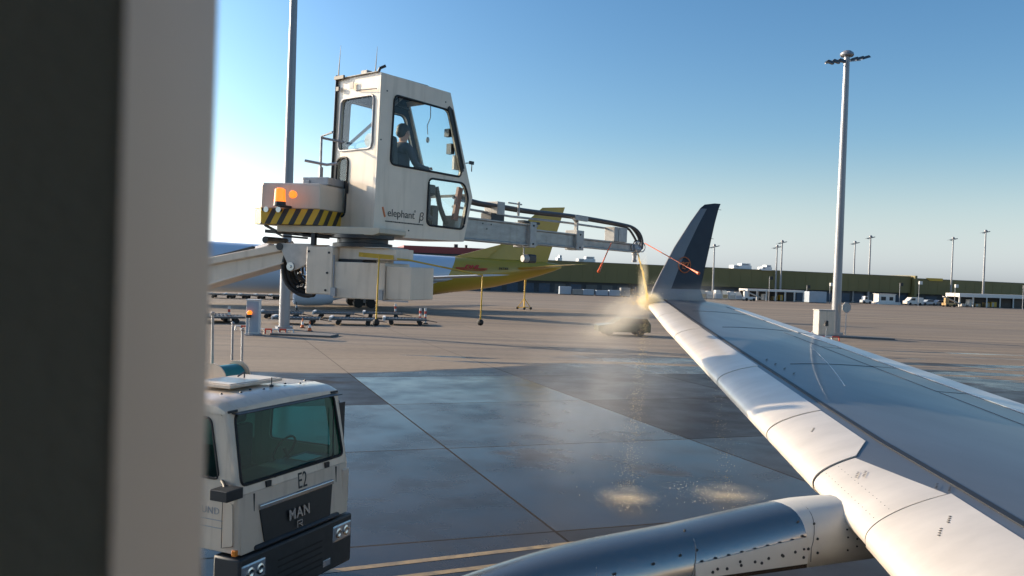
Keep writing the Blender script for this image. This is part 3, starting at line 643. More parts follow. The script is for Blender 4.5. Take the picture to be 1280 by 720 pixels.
for x, z, r_ in ((-.8, 5.25, .03), (-.7, 5.18, .02), (-.5, 5.22, .03), (-.35, 5.2, .035), (-.1, 5.2, .03)): mb.tube([(x, -.2, z+.1), (x+.2, -.22, z+.02), (x+.55, -.1, z)], r_*.7, 6)
mb.bar((-.85, -.1, 5.27), (.0, -.1, 5.22), .06, .05); mb.box(.0, .06, -.26, -.2, 5.08, 5.34); obj('pipework', mb, M_dark, truck)
# counterweight with hazard stripes, beacon and lamps
def hazard_mat():
    m = mat('hazard_stripes', (.70, .42, .03), .45, 0, .08, 5); n = m.node_tree; L = n.links; b = n.nodes['Principled BSDF']
    tc = n.nodes.new('ShaderNodeTexCoord'); mp = n.nodes.new('ShaderNodeMapping'); inv = TM.inverted() @ QM
    sp = n.nodes.new('ShaderNodeSeparateXYZ'); L.new(tc.outputs['Object'], sp.inputs[0])
    def mm(op, a, c):
        x = n.nodes.new('ShaderNodeMath'); x.operation = op
        for i, v in enumerate((a, c)):
            if isinstance(v, (int, float)): x.inputs[i].default_value = v
            else: L.new(v, x.inputs[i])
        return x.outputs[0]
    xc = -2.05+.0; dx = mm('ABSOLUTE', mm('SUBTRACT', sp.outputs[0], HAZ_C), 0)
    a = mm('ADD', mm('SUBTRACT', dx, mm('MULTIPLY', sp.outputs[2], .62)), sp.outputs[1]); a = mm('MODULO', mm('ADD', a, 20.03), .215); f = mm('LESS_THAN', a, .10)
    mx = n.nodes.new('ShaderNodeMix'); mx.data_type = 'RGBA'; L.new(f, mx.inputs[0]); src = b.inputs['Base Color'].links[0].from_socket
    L.new(src, mx.inputs[6]); mx.inputs[7].default_value = (.03, .028, .028, 1); L.new(mx.outputs[2], b.inputs['Base Color']); return m
HAZ_C = (TM.inverted() @ (QM @ Vector((-.68, -.45, 5.4)))).x
cw = [(-.97, -.22), (-.72, -.42), (.15, -.30), (.15, .75), (-.75, .75)]
mb = MB(QM)
for_out = lambda z, k=1: [(-.4+(x+.4)*k, y*k, z) for x, y in cw]
mb.loft([for_out(5.58), for_out(5.90, .985), for_out(5.94, .96)]); cwt = obj('counterweight', mb, M_white, truck, bevel=.015)
mb = MB(QM); mb.loft([for_out(5.36, .995), for_out(5.578, 1.004)]); obj('hazard_panel', mb, hazard_mat(), cwt, bevel=.004)
mb = MB(QM); mb.box(-.27, .15, -.10, .35, 5.94, 6.05); mb.box(-.25, -.14, -.125, -.10, 5.95, 6.01); obj('junction_box', mb, M_grey, cwt, bevel=.012)
for px_, py_ in ((350, 243), (366, 243)):
    p = QM.inverted() @ at(px_, py_, 11.72 if px_ == 350 else 11.70); mb = MB(QM)
    if px_ == 350: mb.lathe([(-.10, .075), (-.10, .08), (.07, .07), (.09, .04)], p, (0, 0, 1), 18)
    else: mb.lathe([(0, .05), (.04, .055), (.06, .04)], p+Vector((0, .03, 0)), (0, -1, 0), 18)
    bc = obj('beacon_lamp', mb, M_amber, cwt, smooth=1)
    if px_ == 350: mb = MB(QM); mb.lathe([(-.16, .085), (-.10, .08)], p, (0, 0, 1), 18); mb.box(p.x-.03, p.x+.03, p.y, p.y+.4, p.z-.17, p.z-.14); obj('lamp_base', mb, M_dark, cwt)
mb = MB(QM)
for x, z in ((-.62, 5.56), (-.42, 5.56)): mb.lathe([(0, .035), (.05, .04)], (x, -.40, z), (0, -1, 0), 14)
obj('work_lamp', mb, M_chrome, cwt)
mb = MB(QM)
mb.tube([(-.10, .10, 6.05), (-.10, .10, 6.66), (.14, .0, 6.70)], .018, 8); mb.tube([(-.10, .1, 6.64), (.16, .3, 6.60)], .018, 8)
mb.tube([(-.30, .0, 6.30), (.0, .1, 6.25), (.17, .1, 6.27)], .02, 8); mb.tube([(-.12, .14, 6.05), (-.12, .14, 6.22)], .035, 8); obj('guard_rail', mb, M_grey, truck, smooth=1)
# yellow feeler rods under the cabin
def rod(name, pts, r, m, tip=None, par=truck, tr=.05):
    mb = MB(); mb.tube(pts, r, 6); o = obj(name, mb, m, par)
    if tip: mb = MB(); mb.ball(pts[-1], tr, 5); obj('rod_tip', mb, tip, o)
    return o
mb = MB(); mb.bar(at(449, 318, 11.45), at(492, 322, 11.45), .06, .06); obj('rod_bracket', mb, M_yellow, truck)
rod('feeler_rod', [at(452, 319, 11.42), at(510, 325, 11.7), at(603, 344, 12.8), at(602, 372, 12.8), at(600.5, 403, 12.8)], .012, M_yellow, M_black)
rod('feeler_rod', [at(474, 320, 11.40), at(472, 360, 11.40), at(470, 403, 11.40)], .011, M_yellow, M_black)
# ---- operator cabin
CX = Vector((.64, .77, 0)).normalized()
CM = frame((-1.9386, 12.0, 0), CX) @ Matrix.Translation((0, 0, 5.3)) @ Matrix.Rotation(R(.6), 4, 'Y') @ Matrix.Translation((0, 0, -5.3))
prof_c = [(-.05, 5.34), (.55, 5.25), (1.81, 5.27), (1.97, 5.98), (1.38, 7.52), (-.02, 7.54)]
wbig = rpoly([(.21, 6.28), (1.65, 6.27), (1.69, 6.34), (1.36, 7.25), (.24, 7.27)], .09, 5)
wlow = rpoly([(.98, 5.47), (1.78, 5.46), (1.87, 5.97), (1.76, 6.18), (.99, 6.17)], .09, 5)
CW = 1.0
mb = MB(CM)
for t0, t1 in ((-.0, .045), (CW-.045, CW)): mb.panel(prof_c, [wbig, wlow], lambda u, v, t: (u, t, v), t0, t1)
rw1 = rpoly([(.12, 6.48), (.86, 6.48), (.84, 7.24), (.12, 7.24)], .09, 5); rw2 = rpoly([(.64, 5.52), (.89, 5.52), (.87, 6.38), (.62, 6.38)], .09, 5)
mb.panel([(.045, 5.34), (CW-.045, 5.34), (CW-.045, 7.535), (.045, 7.535)], [rw1, rw2], lambda u, v, t: (t-.0+(v-5.34)*.0137, u, v), -.05, -.005)
mb.loft([[(x, y, z) for x, z in ((-.02, 7.50), (1.37, 7.48), (1.38, 7.52), (-.02, 7.54))] for y in (.045, CW-.045)])
mb.loft([[(x, y, z) for x, z in ((-.05, 5.34), (.55, 5.25), (1.81, 5.27), (1.81, 5.31), (.55, 5.30), (-.05, 5.38))] for y in (.045, CW-.045)])
cabin = obj('operator_cabin', mb, M_cream, truck, bevel=.008)
mb = MB(CM)
for t0, t1 in ((.047, .052), (CW-.052, CW-.047)): mb.panel([(u*.97+.03, 5.4+(v-5.4)*.985) for u, v in prof_c], [wbig, wlow], lambda u, v, t: (u, t, v), t0, t1)
mb.panel([(.055, 5.40), (CW-.055, 5.40), (CW-.055, 7.5), (.055, 7.5)], [rw1, rw2], lambda u, v, t: (t+(v-5.34)*.0137, u, v), .0, .006)
mb.box(.03, 1.35, .055, CW-.055, 7.47, 7.476)
obj('shade_lining', mb, M_jacket, cabin)  # thin dark sheets added, the cabin's interior shade put into their colour
def slope(u, v, t):  # front panes: u across, v height
    x = 1.97-(v-5.98)/1.54*.59 if v > 5.98 else 1.97-(5.98-v)/.71*.16
    return (x-.02+t, u, v)
mb = MB(CM)
for y0, y1 in ((.045, .10), (CW-.10, CW-.045)):
    mb.panel([(y0, 5.99), (y1, 5.99), (y1, 7.5), (y0, 7.5)], [], slope, -.03, .0); mb.panel([(y0, 5.3), (y1, 5.3), (y1, 5.97), (y0, 5.97)], [], slope, -.03, .0)
for z0, z1 in ((5.28, 5.34), (5.99, 6.03), (7.40, 7.50)): mb.panel([(.10, z0), (CW-.10, z0), (CW-.10, z1), (.10, z1)], [], slope, -.03, 0)
obj('front_frame', mb, M_cream, cabin, bevel=.004)
mb = MB(CM); mb.panel([(.10, 6.03), (CW-.10, 6.03), (CW-.10, 7.40), (.10, 7.40)], [], slope, -.02, -.014); obj('front_window', mb, M_glass, cabin)
mb = MB(CM); mb.panel([(.10, 5.34), (CW-.10, 5.34), (CW-.10, 5.97), (.10, 5.97)], [], slope, -.02, -.014); obj('front_window', mb, M_glass, cabin)
for nm, hole in (('side_window', wbig), ('side_window', wlow)):
    for t in (.012, CW-.018):
        mb = MB(CM); mb.panel(hole, [], lambda u, v, w_: (u, w_, v), t, t+.006); o = obj(nm, mb, M_glass, cabin)
        yy = -.006 if t < .5 else CW+.006
        mb = MB(CM); mb.tube([(u, yy, v) for u, v in hole], .016, 6, loop=True); obj('window_seal', mb, M_black, cabin)
for hole in (rw1, rw2):
    mb = MB(CM); mb.panel(hole, [], lambda u, v, t: (t+(v-5.34)*.0137, u, v), -.035, -.03); obj('rear_window', mb, M_glass, cabin)
    mb = MB(CM); mb.tube([(-.056+(v-5.34)*.0137, u, v) for u, v in hole], .016, 6, loop=True); obj('window_seal', mb, M_black if hole is rw2 else M_grey, cabin)
mb = MB(CM); mb.tube([(-.07, .955, 5.34), (-.04, .955, 7.60)], .02, 6); mb.tube([(-.075, .02, 7.30), (-.05, .5, 7.33)], .008, 5); mb.box(-.08, -.05, .76, .97, 7.53, 7.58); mb.box(-.08, -.055, .86, .92, 7.36, 7.42); mb.box(-.075, -.05, .58, .62, 5.85, 6.0); obj('door_hardware', mb, M_dark, cabin)
mb = MB(CM); mb.box(-.062, -.052, .55, .63, 7.36, 7.46); mb.box(-.05, .05, .28, .40, 7.55, 7.60); mb.box(-.06, .95, .05, .95, 7.545, 7.552); obj('roof_fitting', mb, M_whitedk, cabin)
mb = MB(CM); mb.tube([(.02, .12, 7.54), (.04, .10, 7.62), (.10, .05, 7.66)], .022, 6); obj('horn', mb, M_dark, cabin)
for x, y, z1 in ((.30, .5, 8.05), (-.03, .93, 8.05)): mb = MB(CM); mb.tube([(x, y, 7.54), (x, y, 7.68), (x+.02, y, z1)], [.012, .009, .002], 5); obj('whip_aerial', mb, M_dark, cabin)
def CMs(u, v, t=-.004): return plane_frame((u, t, v), (1, 0, 0), (0, 0, 1))
obj('model_lettering', text_mb('elephant', .155, CM @ CMs(.46, 5.585), .0015), M_dark, cabin)
obj('model_lettering', text_mb('\u03b2', .17, CM @ CMs(.86, 5.575), .0015, .15), M_dark, cabin)
mb = MB(CM); mb.tube([(.73+.014*math.cos(t), -.005, 5.65+.014*math.sin(t)) for t in xs(0, 2*math.pi, 10)[:-1]], .003, 4, loop=True); obj('ring_mark', mb, M_dark, cabin)
mb = MB(CM); mb.bar((.10, -.004, 5.66), (.15, -.004, 5.52), .006, .028); obj('orange_dash', mb, M_or, cabin)
mb = MB(CM); x = .16; random.seed(3)
while x < .90: wd = random.uniform(.012, .03); mb.box(x, x+wd, -.005, -.002, 5.455-.0*x, 5.472); x += wd+.007
obj('small_print', mb, M_dark, cabin)
mb = MB(CM)
for x, z in ((1.28, 7.36), (.10, 7.30), (.62, 5.36), (.02, 6.6)): mb.lathe([(0, .012), (.008, .01)], (x, 0, z), (0, -1, 0), 8)
obj('bolt', mb, M_dark, cabin)
mb = MB(CM); mb.tube([(1.34, -.01, 7.30), (1.40, -.03, 7.25), (1.62, -.035, 6.6), (1.70, -.03, 6.40)], .022, 6); mb.bar((1.33, -.03, 7.28), (1.68, -.03, 6.35), .02, .055); obj('wiper_arm', mb, M_dark, cabin)
mb = MB(CM); mb.tube([(1.80, .02, 6.50), (1.90, -.02, 6.52), (1.90, -.02, 6.38)], .010, 5); mb.box(1.84, 1.93, -.04, -.01, 6.49, 6.54); obj('camera_bracket', mb, M_dark, cabin)
# inside the cabin
mb = MB(CM); mb.box(.50, .92, .12, .56, 5.35, 5.90); mb.box(.46, 1.0, .09, .58, 5.90, 6.03); mb.loft([[(.38, y, 5.98), (.50, y, 5.98), (.44, y, 6.72), (.34, y, 6.72)] for y in (.10, .56)]); obj('operator_seat', mb, M_dark, cabin, bevel=.05)
mb = MB(CM); mb.box(.95, 1.2, .62, .95, 5.35, 6.12); mb.box(.80, 1.25, .10, .26, 5.95, 6.10); mb.box(1.25, 1.75, .70, .93, 5.35, 5.9); obj('control_console', mb, M_dark, cabin, bevel=.02)
mb = MB(CM); mb.tube([(1.15, .18, 6.08), (1.17, .18, 6.28)], .012, 6); mb.ball((1.17, .18, 6.30), .03, 5); mb.tube([(1.15, .78, 6.10), (1.18, .78, 6.34)], .014, 6); mb.ball((1.18, .78, 6.35), .035, 5); obj('joystick', mb, M_black, cabin)
mb = MB(CM); mb.tube([(1.08, .12, 7.48), (1.09, .12, 7.10), (1.03, .12, 6.97), (1.05, .12, 6.84)], .007, 5); mb.ball((1.05, .12, 6.76), .035, 6, (.8, .8, 1.3)); obj('hanging_microphone', mb, M_whitedk, cabin)
mb = MB(CM); mb.box(1.0, 1.18, .10, .24, 7.38, 7.48); mb.box(1.48, 1.56, .10, .2, 6.88, 7.0); mb.box(1.54, 1.62, .10, .2, 6.62, 6.78); mb.tube([(.32, .12, 7.45), (.33, .12, 7.15), (.30, .14, 6.9)], .012, 6); mb.tube([(.42, .15, 7.45), (.47, .15, 7.2)], .010, 6); obj('roof_radio', mb, M_dark, cabin)
mb = MB(CM); mb.bar((.62, .93, 7.5), (1.10, .93, 6.2), .03, .16); mb.bar((.9, .93, 7.42), (1.4, .93, 7.36), .03, .05); mb.bar((.05, .93, 7.45), (.02, .93, 6.4), .03, .1); obj('far_side_pillar', mb, M_dark, cabin)
mb = MB(CM); mb.box(1.30, 1.42, .2, .5, 5.5, 5.8); mb.tube([(1.45, .3, 6.1), (1.55, .3, 5.8), (1.70, .3, 5.55)], .04, 8); mb.tube([(1.35, .4, 5.95), (1.6, .4, 6.05)], .035, 8); mb.box(1.2, 1.8, .1, .9, 5.32, 5.42); obj('foot_controls', mb, M_dark, cabin)
mb = MB(CM); mb.bar((1.70, .12, 5.60), (1.80, .12, 6.12), .05, .10); obj('red_cylinder', mb, mat('dull_red', (.30, .09, .05), .5, 0), cabin)
mb = MB(CM); mb.box(1.58, 1.70, .06, .1, 6.38, 6.60); obj('paper_note', mb, M_cream, cabin)
mb = MB(CM); mb.bar((.55, .1, 7.35), (.02, .75, 6.55), .03, .04); mb.lathe([(0, .10), (.03, .10)], (.06, .30, 6.62), (1, 0, 0), 16); obj('rear_brace', mb, M_grey, cabin)
# spray boom, hoses and nozzle
BM = CM @ Matrix.Translation((1.8, -.25, -.02)) @ Matrix.Diagonal((1.045, 1, 1, 1)) @ Matrix.Translation((-1.8, 0, 0))
mb = MB(BM)
def beam(x0, x1, z0, z1, y0, y1): mb.box(x0, x1, y0, y1, z0, z1)
def ibeam(name, x0, x1, z0, z1, hw, yc=.52):
    mb = MB(BM); k = .025; sec_ = lambda x: [(x, yc-hw, z0), (x, yc-hw, z0+k), (x, yc-hw+.03, z0+k+.01), (x, yc-hw+.03, z1-k-.01), (x, yc-hw, z1-k), (x, yc-hw, z1), (x, yc+hw, z1), (x, yc+hw, z0)]
    mb.loft([sec_(x0), sec_(x1)]); return obj(name, mb, M_alu, truck, bevel=.004)
sb = ibeam('spray_boom', 1.75, 3.75, 5.33, 5.70, .15)
s2_ = ibeam('spray_boom', 3.55, 5.15, 5.36, 5.63, .11); s3_ = ibeam('spray_boom', 4.9, 6.95, 5.39, 5.57, .08)
mb = MB(BM); mb.box(3.50, 3.66, .33, .71, 5.30, 5.74); obj('boom_collar', mb, M_whitedk, sb, bevel=.01)
mb = MB(BM); mb.box(4.90, 5.12, .38, .66, 5.33, 5.70); obj('boom_collar', mb, M_whitedk, s2_, bevel=.01)
mb = MB(BM)
for x, z in ((3.58, 5.68), (3.58, 5.36), (5.0, 5.62), (5.0, 5.38)): mb.lathe([(0, .02), (.015, .015)], (x, .33 if x < 4 else .38, z), (0, -1, 0), 8)
for x, z in ((2.35, 5.62), (2.55, 5.62), (2.45, 5.54)): mb.lathe([(0, .015), (.003, .015)], (x, .372, z), (0, -1, 0), 6)
mb.box(3.35, 3.50, .36, .5, 5.72, 5.76); mb.box(3.62, 3.78, .36, .5, 5.71, 5.75); obj('boom_bolt', mb, M_dark, sb)
mb = MB(BM); mb.box(2.60, 2.92, .42, .66, 5.70, 5.82); mb.box(5.06, 5.2, .46, .5, 5.52, 5.56); obj('hose_clamp_base', mb, M_dark, sb, bevel=.01)
mb = MB(BM); mb.box(2.72, 2.90, .40, .70, 5.80, 6.02); mb.bar((2.95, .38, 6.02), (3.30, .38, 6.02), .025); mb.bar((3.22, .38, 6.06), (3.22, .38, 5.82), .035); obj('hose_clamp', mb, M_whitedk, sb, bevel=.008)
mb = MB(BM); mb.bar((5.02, .5, 5.70), (5.02, .5, 6.0), .07, .05); mb.bar((4.85, .42, 5.93), (5.25, .42, 5.93), .05, .09); mb.bar((5.02, .5, 5.86), (4.86, .5, 5.96), .04); obj('hose_clamp', mb, M_whitedk, s2_, bevel=.006)
mb = MB(BM); mb.box(6.15, 6.28, .40, .64, 5.57, 5.86); mb.box(6.30, 6.60, .40, .64, 5.57, 5.86); obj('hose_support', mb, M_whitedk, s3_, bevel=.01)
hz = [(1.85, 6.02), (2.3, 5.96), (2.9, 5.95), (3.6, 5.94), (4.3, 5.95), (5.0, 5.96), (5.8, 5.95), (6.5, 5.93), (6.85, 5.90), (7.10, 5.80), (7.22, 5.65), (7.22, 5.48)]
def smoothp(P, n=4):
    out = []
    for i in range(len(P)-1):
        p0 = P[max(i-1, 0)]; p1 = P[i]; p2 = P[i+1]; p3 = P[min(i+2, len(P)-1)]
        for k in range(n):
            t = k/n; out.append(tuple(.5*((2*b)+(c-a)*t+(2*a-5*b+4*c-d)*t*t+(3*b-a-3*c+d)*t**3) for a, b, c, d in zip(p0, p1, p2, p3)))
    return out+[P[-1]]
for k, (dy, dz, r_) in enumerate(((0, 0, .030), (.06, .015, .026), (.12, -.02, .024))):
    mb = MB(BM); mb.tube(smoothp([(x+.0*k, .44+dy, z+dz-(.03*k if x > 7 else 0)) for x, z in hz]), r_, 8); obj('spray_hose', mb, M_hose, sb, smooth=1)
mb = MB(BM); mb.tube([(1.9, .62, 5.86), (3.3, .62, 5.82), (4.9, .62, 5.84), (6.2, .62, 5.83)], .02, 6); obj('fluid_pipe', mb, M_grey, sb, smooth=1)
mb = MB(BM); mb.lathe([(0, .06), (.10, .07), (.12, .05)], (3.42, .42, 5.10), (1, -.3, 0), 14); mb.tube([(3.45, .42, 5.3), (3.45, .42, 5.16)], .012, 6); spl = obj('boom_lamp', mb, M_whitedk, sb)
mb = MB(BM); mb.box(3.50, 3.72, .34, .50, 5.03, 5.18); obj('lamp_housing', mb, M_dark, spl, bevel=.03)
NZ = Vector((7.08, .52, 5.47))
mb = MB(BM); mb.lathe([(0, .06), (.1, .09), (.3, .09), (.33, .05)], NZ+Vector((-.18, 0, 0)), (1, 0, 0), 14); mb.lathe([(0, .06), (.12, .06), (.13, .045), (.22, .04), (.24, .055), (.28, .05)], NZ, (0, 0, -1), 14); mb.box(6.85, 7.12, .44, .60, 5.44, 5.56); noz = obj('spray_nozzle', mb, M_grey, s3_, smooth=1)
for k in range(5):
    a0 = k*1.1; c = NZ+Vector((-.05+.07*k, -.10+.03*k, .05+.03*(k % 2))); mb = MB(BM)
    mb.tube([c+Vector((.11*math.cos(t), .05*math.sin(a0), .10*math.sin(t))) for t in xs(a0, a0+4.4, 14)], .013, 6); obj('nozzle_hose', mb, M_black if k % 2 else M_grey, noz, smooth=1)
for p, q in (((764, 304), (749, 338)), ((806, 304), (872, 341))):
    Y0 = 16.6 if p[0] < 800 else 17.6; Y1 = Y0-.5 if p[0] < 800 else 16.2
    A_ = at(p[0], p[1], Y0); B_ = at(q[0], q[1], Y1); mb = MB(); mb.tube([A_, B_], [.010, .012], 6); o = obj('distance_rod', mb, M_red, truck)
    mb = MB(); dd = (B_-A_).normalized(); mb.lathe([(-.20, .014), (-.02, .024), (.04, .032), (.05, .015)], B_, dd, 10); obj('rod_tip', mb, M_red, o)
# ---------------------------------------------------------------- operator (seated, looking along the boom)
def skin_body(name, joints, edges, mtl, M, parent=None, sub=1):
    me = bpy.data.meshes.new(name); me.from_pydata([tuple(M @ Vector(j[0])) for j in joints], edges, [])
    o = bpy.data.objects.new(name, me); COL.objects.link(o)
    md = o.modifiers.new('skin', 'SKIN'); me.skin_vertices.new() if not me.skin_vertices else None
    for i, j in enumerate(joints):
        sv_ = me.skin_vertices[0].data[i]; sv_.radius = j[1] if isinstance(j[1], tuple) else (j[1], j[1]); sv_.use_root = (i == 0)
    s_ = o.modifiers.new('sub', 'SUBSURF'); s_.levels = s_.render_levels = sub
    dg = bpy.context.evaluated_depsgraph_get(); ev = o.evaluated_get(dg); nm = bpy.data.meshes.new_from_object(ev); bpy.data.objects.remove(o)
    nm.materials.clear(); nm.materials.append(mtl); o = bpy.data.objects.new(name, nm); COL.objects.link(o)
    for p in nm.polygons: p.use_smooth = True
    if parent:
        nm.transform(MROOT_P[rootof(parent).name].inverted()); o.parent = parent
    return o
MROOT_P = {}
PM = CM @ Matrix.Translation((.66, .30, 6.08))   # x forward, hips at origin
J = [((0, 0, .08), (.15, .17)), ((.0, 0, .25), (.13, .16)), ((.02, 0, .42), (.13, .19)), ((.03, 0, .53), (.09, .12)), ((.05, 0, .60), .055), ((.065, 0, .68), .075), ((.07, 0, .76), .095), ((.06, 0, .83), .075),
     ((.02, -.19, .49), .065), ((.10, -.24, .27), .05), ((.34, -.20, .24), .040), ((.43, -.18, .25), .035),
     ((.02, .19, .49), .065), ((.10, .24, .27), .05), ((.36, .24, .26), .040), ((.45, .24, .28), .035),
     ((.18, -.10, .06), .09), ((.45, -.12, .06), .07), ((.50, -.12, -.25), .055), ((.50, -.12, -.46), .045), ((.62, -.12, -.50), .04),
     ((.18, .10, .06), .09), ((.45, .12, .06), .07), ((.50, .12, -.25), .055), ((.50, .12, -.46), .045), ((.62, .12, -.50), .04)]
Eg = [(0, 1), (1, 2), (2, 3), (3, 4), (4, 5), (5, 6), (6, 7), (3, 8), (8, 9), (9, 10), (10, 11), (3, 12), (12, 13), (13, 14), (14, 15), (0, 16), (16, 17), (17, 18), (18, 19), (19, 20), (0, 21), (21, 22), (22, 23), (23, 24), (24, 25)]
pm_mat = bpy.data.materials.new('person_surface'); pm_mat.use_nodes = True; n = pm_mat.node_tree; L = n.links; b = n.nodes['Principled BSDF']; b.inputs['Roughness'].default_value = .8
tc = n.nodes.new('ShaderNodeTexCoord'); sp_ = n.nodes.new('ShaderNodeSeparateXYZ'); L.new(tc.outputs['Object'], sp_.inputs[0])
gt = n.nodes.new('ShaderNodeMath'); gt.operation = 'GREATER_THAN'; L.new(sp_.outputs[2], gt.inputs[0]); gt.inputs[1].default_value = 6.08+.585
gx = n.nodes.new('ShaderNodeVectorMath'); gx.operation = 'DISTANCE'; L.new(tc.outputs['Object'], gx.inputs[0]); hnd = PM @ Vector((.45, .0, .26)); gx.inputs[1].default_value = hnd
mx = n.nodes.new('ShaderNodeMix'); mx.data_type = 'RGBA'; L.new(gt.outputs[0], mx.inputs[0]); mx.inputs[6].default_value = (.030, .040, .060, 1); mx.inputs[7].default_value = (.50, .27, .19, 1); L.new(mx.outputs[2], b.inputs['Base Color'])
person = skin_body('person', J, Eg, pm_mat, PM, None, 2)
tag(person, 'person in a dark jacket seated inside the raised glazed operator cabin', 'person')
MROOT[person.name] = Matrix.Identity(4); MROOT_P[person.name] = Matrix.Identity(4); person['_m'] = 1
mb = MB(PM); mb.ball((.045, 0, .80), .105, 8, (1.0, .88, .85)); mb.ball((.01, 0, .75), .088, 7, (.9, .95, 1)); obj('hair', mb, M_hair, person, smooth=2)
mb = MB(PM); mb.ball((.165, 0, .735), .02, 5, (1, .8, 1.3)); mb.ball((.06, -.093, .74), .022, 5, (.8, .5, 1.3)); mb.ball((.06, .093, .74), .022, 5, (.8, .5, 1.3)); mb.ball((.145, 0, .69), .03, 5, (.6, 1, .5)); obj('face_features', mb, M_skin, person, smooth=2)
for sy, hp in ((-1, (.44, -.18, .26)), (1, (.46, .24, .29))):
    for k in range(5):
        th = k == 4; y0 = hp[1]+(-.024+.016*k if not th else .03*-sy); l_ = (.055, .062, .058, .045, .04)[k]
        mb = MB(PM); q = Vector((hp[0], y0, hp[2])); mb.tube([q, q+Vector((l_*.6, 0, .008)), q+Vector((l_*.95, 0, -.022))], [.010, .009, .007], 6); obj('finger', mb, M_skin, person, smooth=2)
# ---------------------------------------------------------------- parked freight aircraft with yellow tail
DX = Vector((.95, .31, 0)).normalized()
DM = frame((1.6, 109, 0), DX)                     # x towards the tail, y away from us
frt = thing('cargo_airliner', 'parked cargo jet with pale fuselage and yellow tail behind the de-icing truck', 'airliner', DM)
M_fus = bpy.data.materials.new('livery_pale_and_yellow'); M_fus.use_nodes = True
n = M_fus.node_tree; L = n.links; b = n.nodes['Principled BSDF']; b.inputs['Roughness'].default_value = .3; b.inputs['Coat Weight'].default_value = .3
tc = n.nodes.new('ShaderNodeTexCoord'); sp_ = n.nodes.new('ShaderNodeSeparateXYZ'); L.new(tc.outputs['Object'], sp_.inputs[0])
def mth(op, a, c, nt_=None):
    x = n.nodes.new('ShaderNodeMath'); x.operation = op
    for i, v in enumerate((a, c)):
        if isinstance(v, (int, float)): x.inputs[i].default_value = v
        else: L.new(v, x.inputs[i])
    return x.outputs[0]
# border leans forward towards the belly, then sweeps far forward
zz = sp_.outputs[2]; low = mth('MAXIMUM', mth('SUBTRACT', 4.3, zz), 0); brd = mth('SUBTRACT', mth('ADD', -12.6, mth('MULTIPLY', zz, .50)), mth('MULTIPLY', mth('MULTIPLY', low, low), .9))
yl = mth('GREATER_THAN', sp_.outputs[0], brd)
mx = n.nodes.new('ShaderNodeMix'); mx.data_type = 'RGBA'; L.new(yl, mx.inputs[0]); mx.inputs[6].default_value = (.60, .66, .74, 1); mx.inputs[7].default_value = (.50, .32, .035, 1)
nz = n.nodes.new('ShaderNodeTexNoise'); nz.inputs['Scale'].default_value = .6; nz.inputs['Detail'].default_value = 6; mr = n.nodes.new('ShaderNodeMapRange'); mr.inputs[3].default_value = .82; mr.inputs[4].default_value = 1.06
L.new(nz.outputs[0], mr.inputs[0]); m2 = n.nodes.new('ShaderNodeMix'); m2.data_type = 'RGBA'; m2.blend_type = 'MULTIPLY'; m2.inputs[0].default_value = 1; L.new(mx.outputs[2], m2.inputs[6]); L.new(mr.outputs[0], m2.inputs[7]); L.new(m2.outputs[2], b.inputs['Base Color'])
M_ytail = mat('yellow_tail_paint', (.50, .32, .035), .32, 0, .05, .5, coat=.3); M_wgrey = mat('aircraft_grey', (.50, .52, .54), .35, .1, .06, 1)
FP = [(-48, 4.6, 3.6), (-47, 5.4, 2.6), (-45, 6.3, 1.9), (-42, 6.95, 1.5), (-38, 7.12, 1.38), (-26, 6.85, 1.30), (-16, 6.65, 1.32), (-13, 6.55, 1.45), (-10, 6.48, 1.95), (-7, 6.46, 2.35), (-4, 6.42, 2.85), (-1, 6.38, 3.6), (2, 6.28, 4.45), (3.9, 6.1, 5.1), (4.9, 5.9, 5.5)]
mb = MB(DM); rings = []
for x, zt, zb in FP:
    hh = (zt-zb)/2; hw = hh*(.98 if x < -10 else .9)
    rings.append([(x, hw*math.cos(t), (zt+zb)/2+hh*math.sin(t)) for t in xs(0, 2*math.pi, 32)[:-1]])
mb.loft(rings); fus = obj('fuselage', mb, M_fus, frt, smooth=2)
def foil(name, root, tip, th, m, par, nst=6):
    """root, tip: (le xyz, te xyz)"""
    mb = MB(DM); rings = []
    for t in xs(0, 1, nst):
        a = Vector(root[0]).lerp(Vector(tip[0]), t); b_ = Vector(root[1]).lerp(Vector(tip[1]), t); c = (b_-a).length
        sp = (Vector(tip[0])-Vector(root[0])); nn = (b_-a).cross(sp).normalized(); k = []
        for x in [0, .02, .08, .2, .4, .6, .8, 1]: k.append(a+(b_-a)*x+nn*th*c*(math.sqrt(x)*(1-x)*1.3))
        for x in [.8, .6, .4, .2, .08, .02]: k.append(a+(b_-a)*x-nn*th*c*(math.sqrt(x)*(1-x)*1.3))
        rings.append([tuple(p) for p in k])
    mb.loft(rings); return obj(name, mb, m, par, smooth=1)
fin = foil('tail_fin', ((-5.6, 0, 6.3), (3.0, 0, 6.2)), ((2.05, 0, 13.2), (5.15, 0, 13.42)), .06, M_ytail, frt)
mb = MB(DM); mb.loft([[(-9.5, y, 6.44), (-5.2, y, 6.40), (-3.2, y, 8.3)] for y in (-.12, .12)]); obj('fin_fillet', mb, M_ytail, fin)
for s_ in (-1, 1): foil('tailplane', ((-1.6, s_*1.0, 5.35), (3.4, s_*.8, 5.7)), ((3.4, s_*8.0, 5.95), (5.3, s_*8.0, 6.1)), .05, M_ytail, frt)
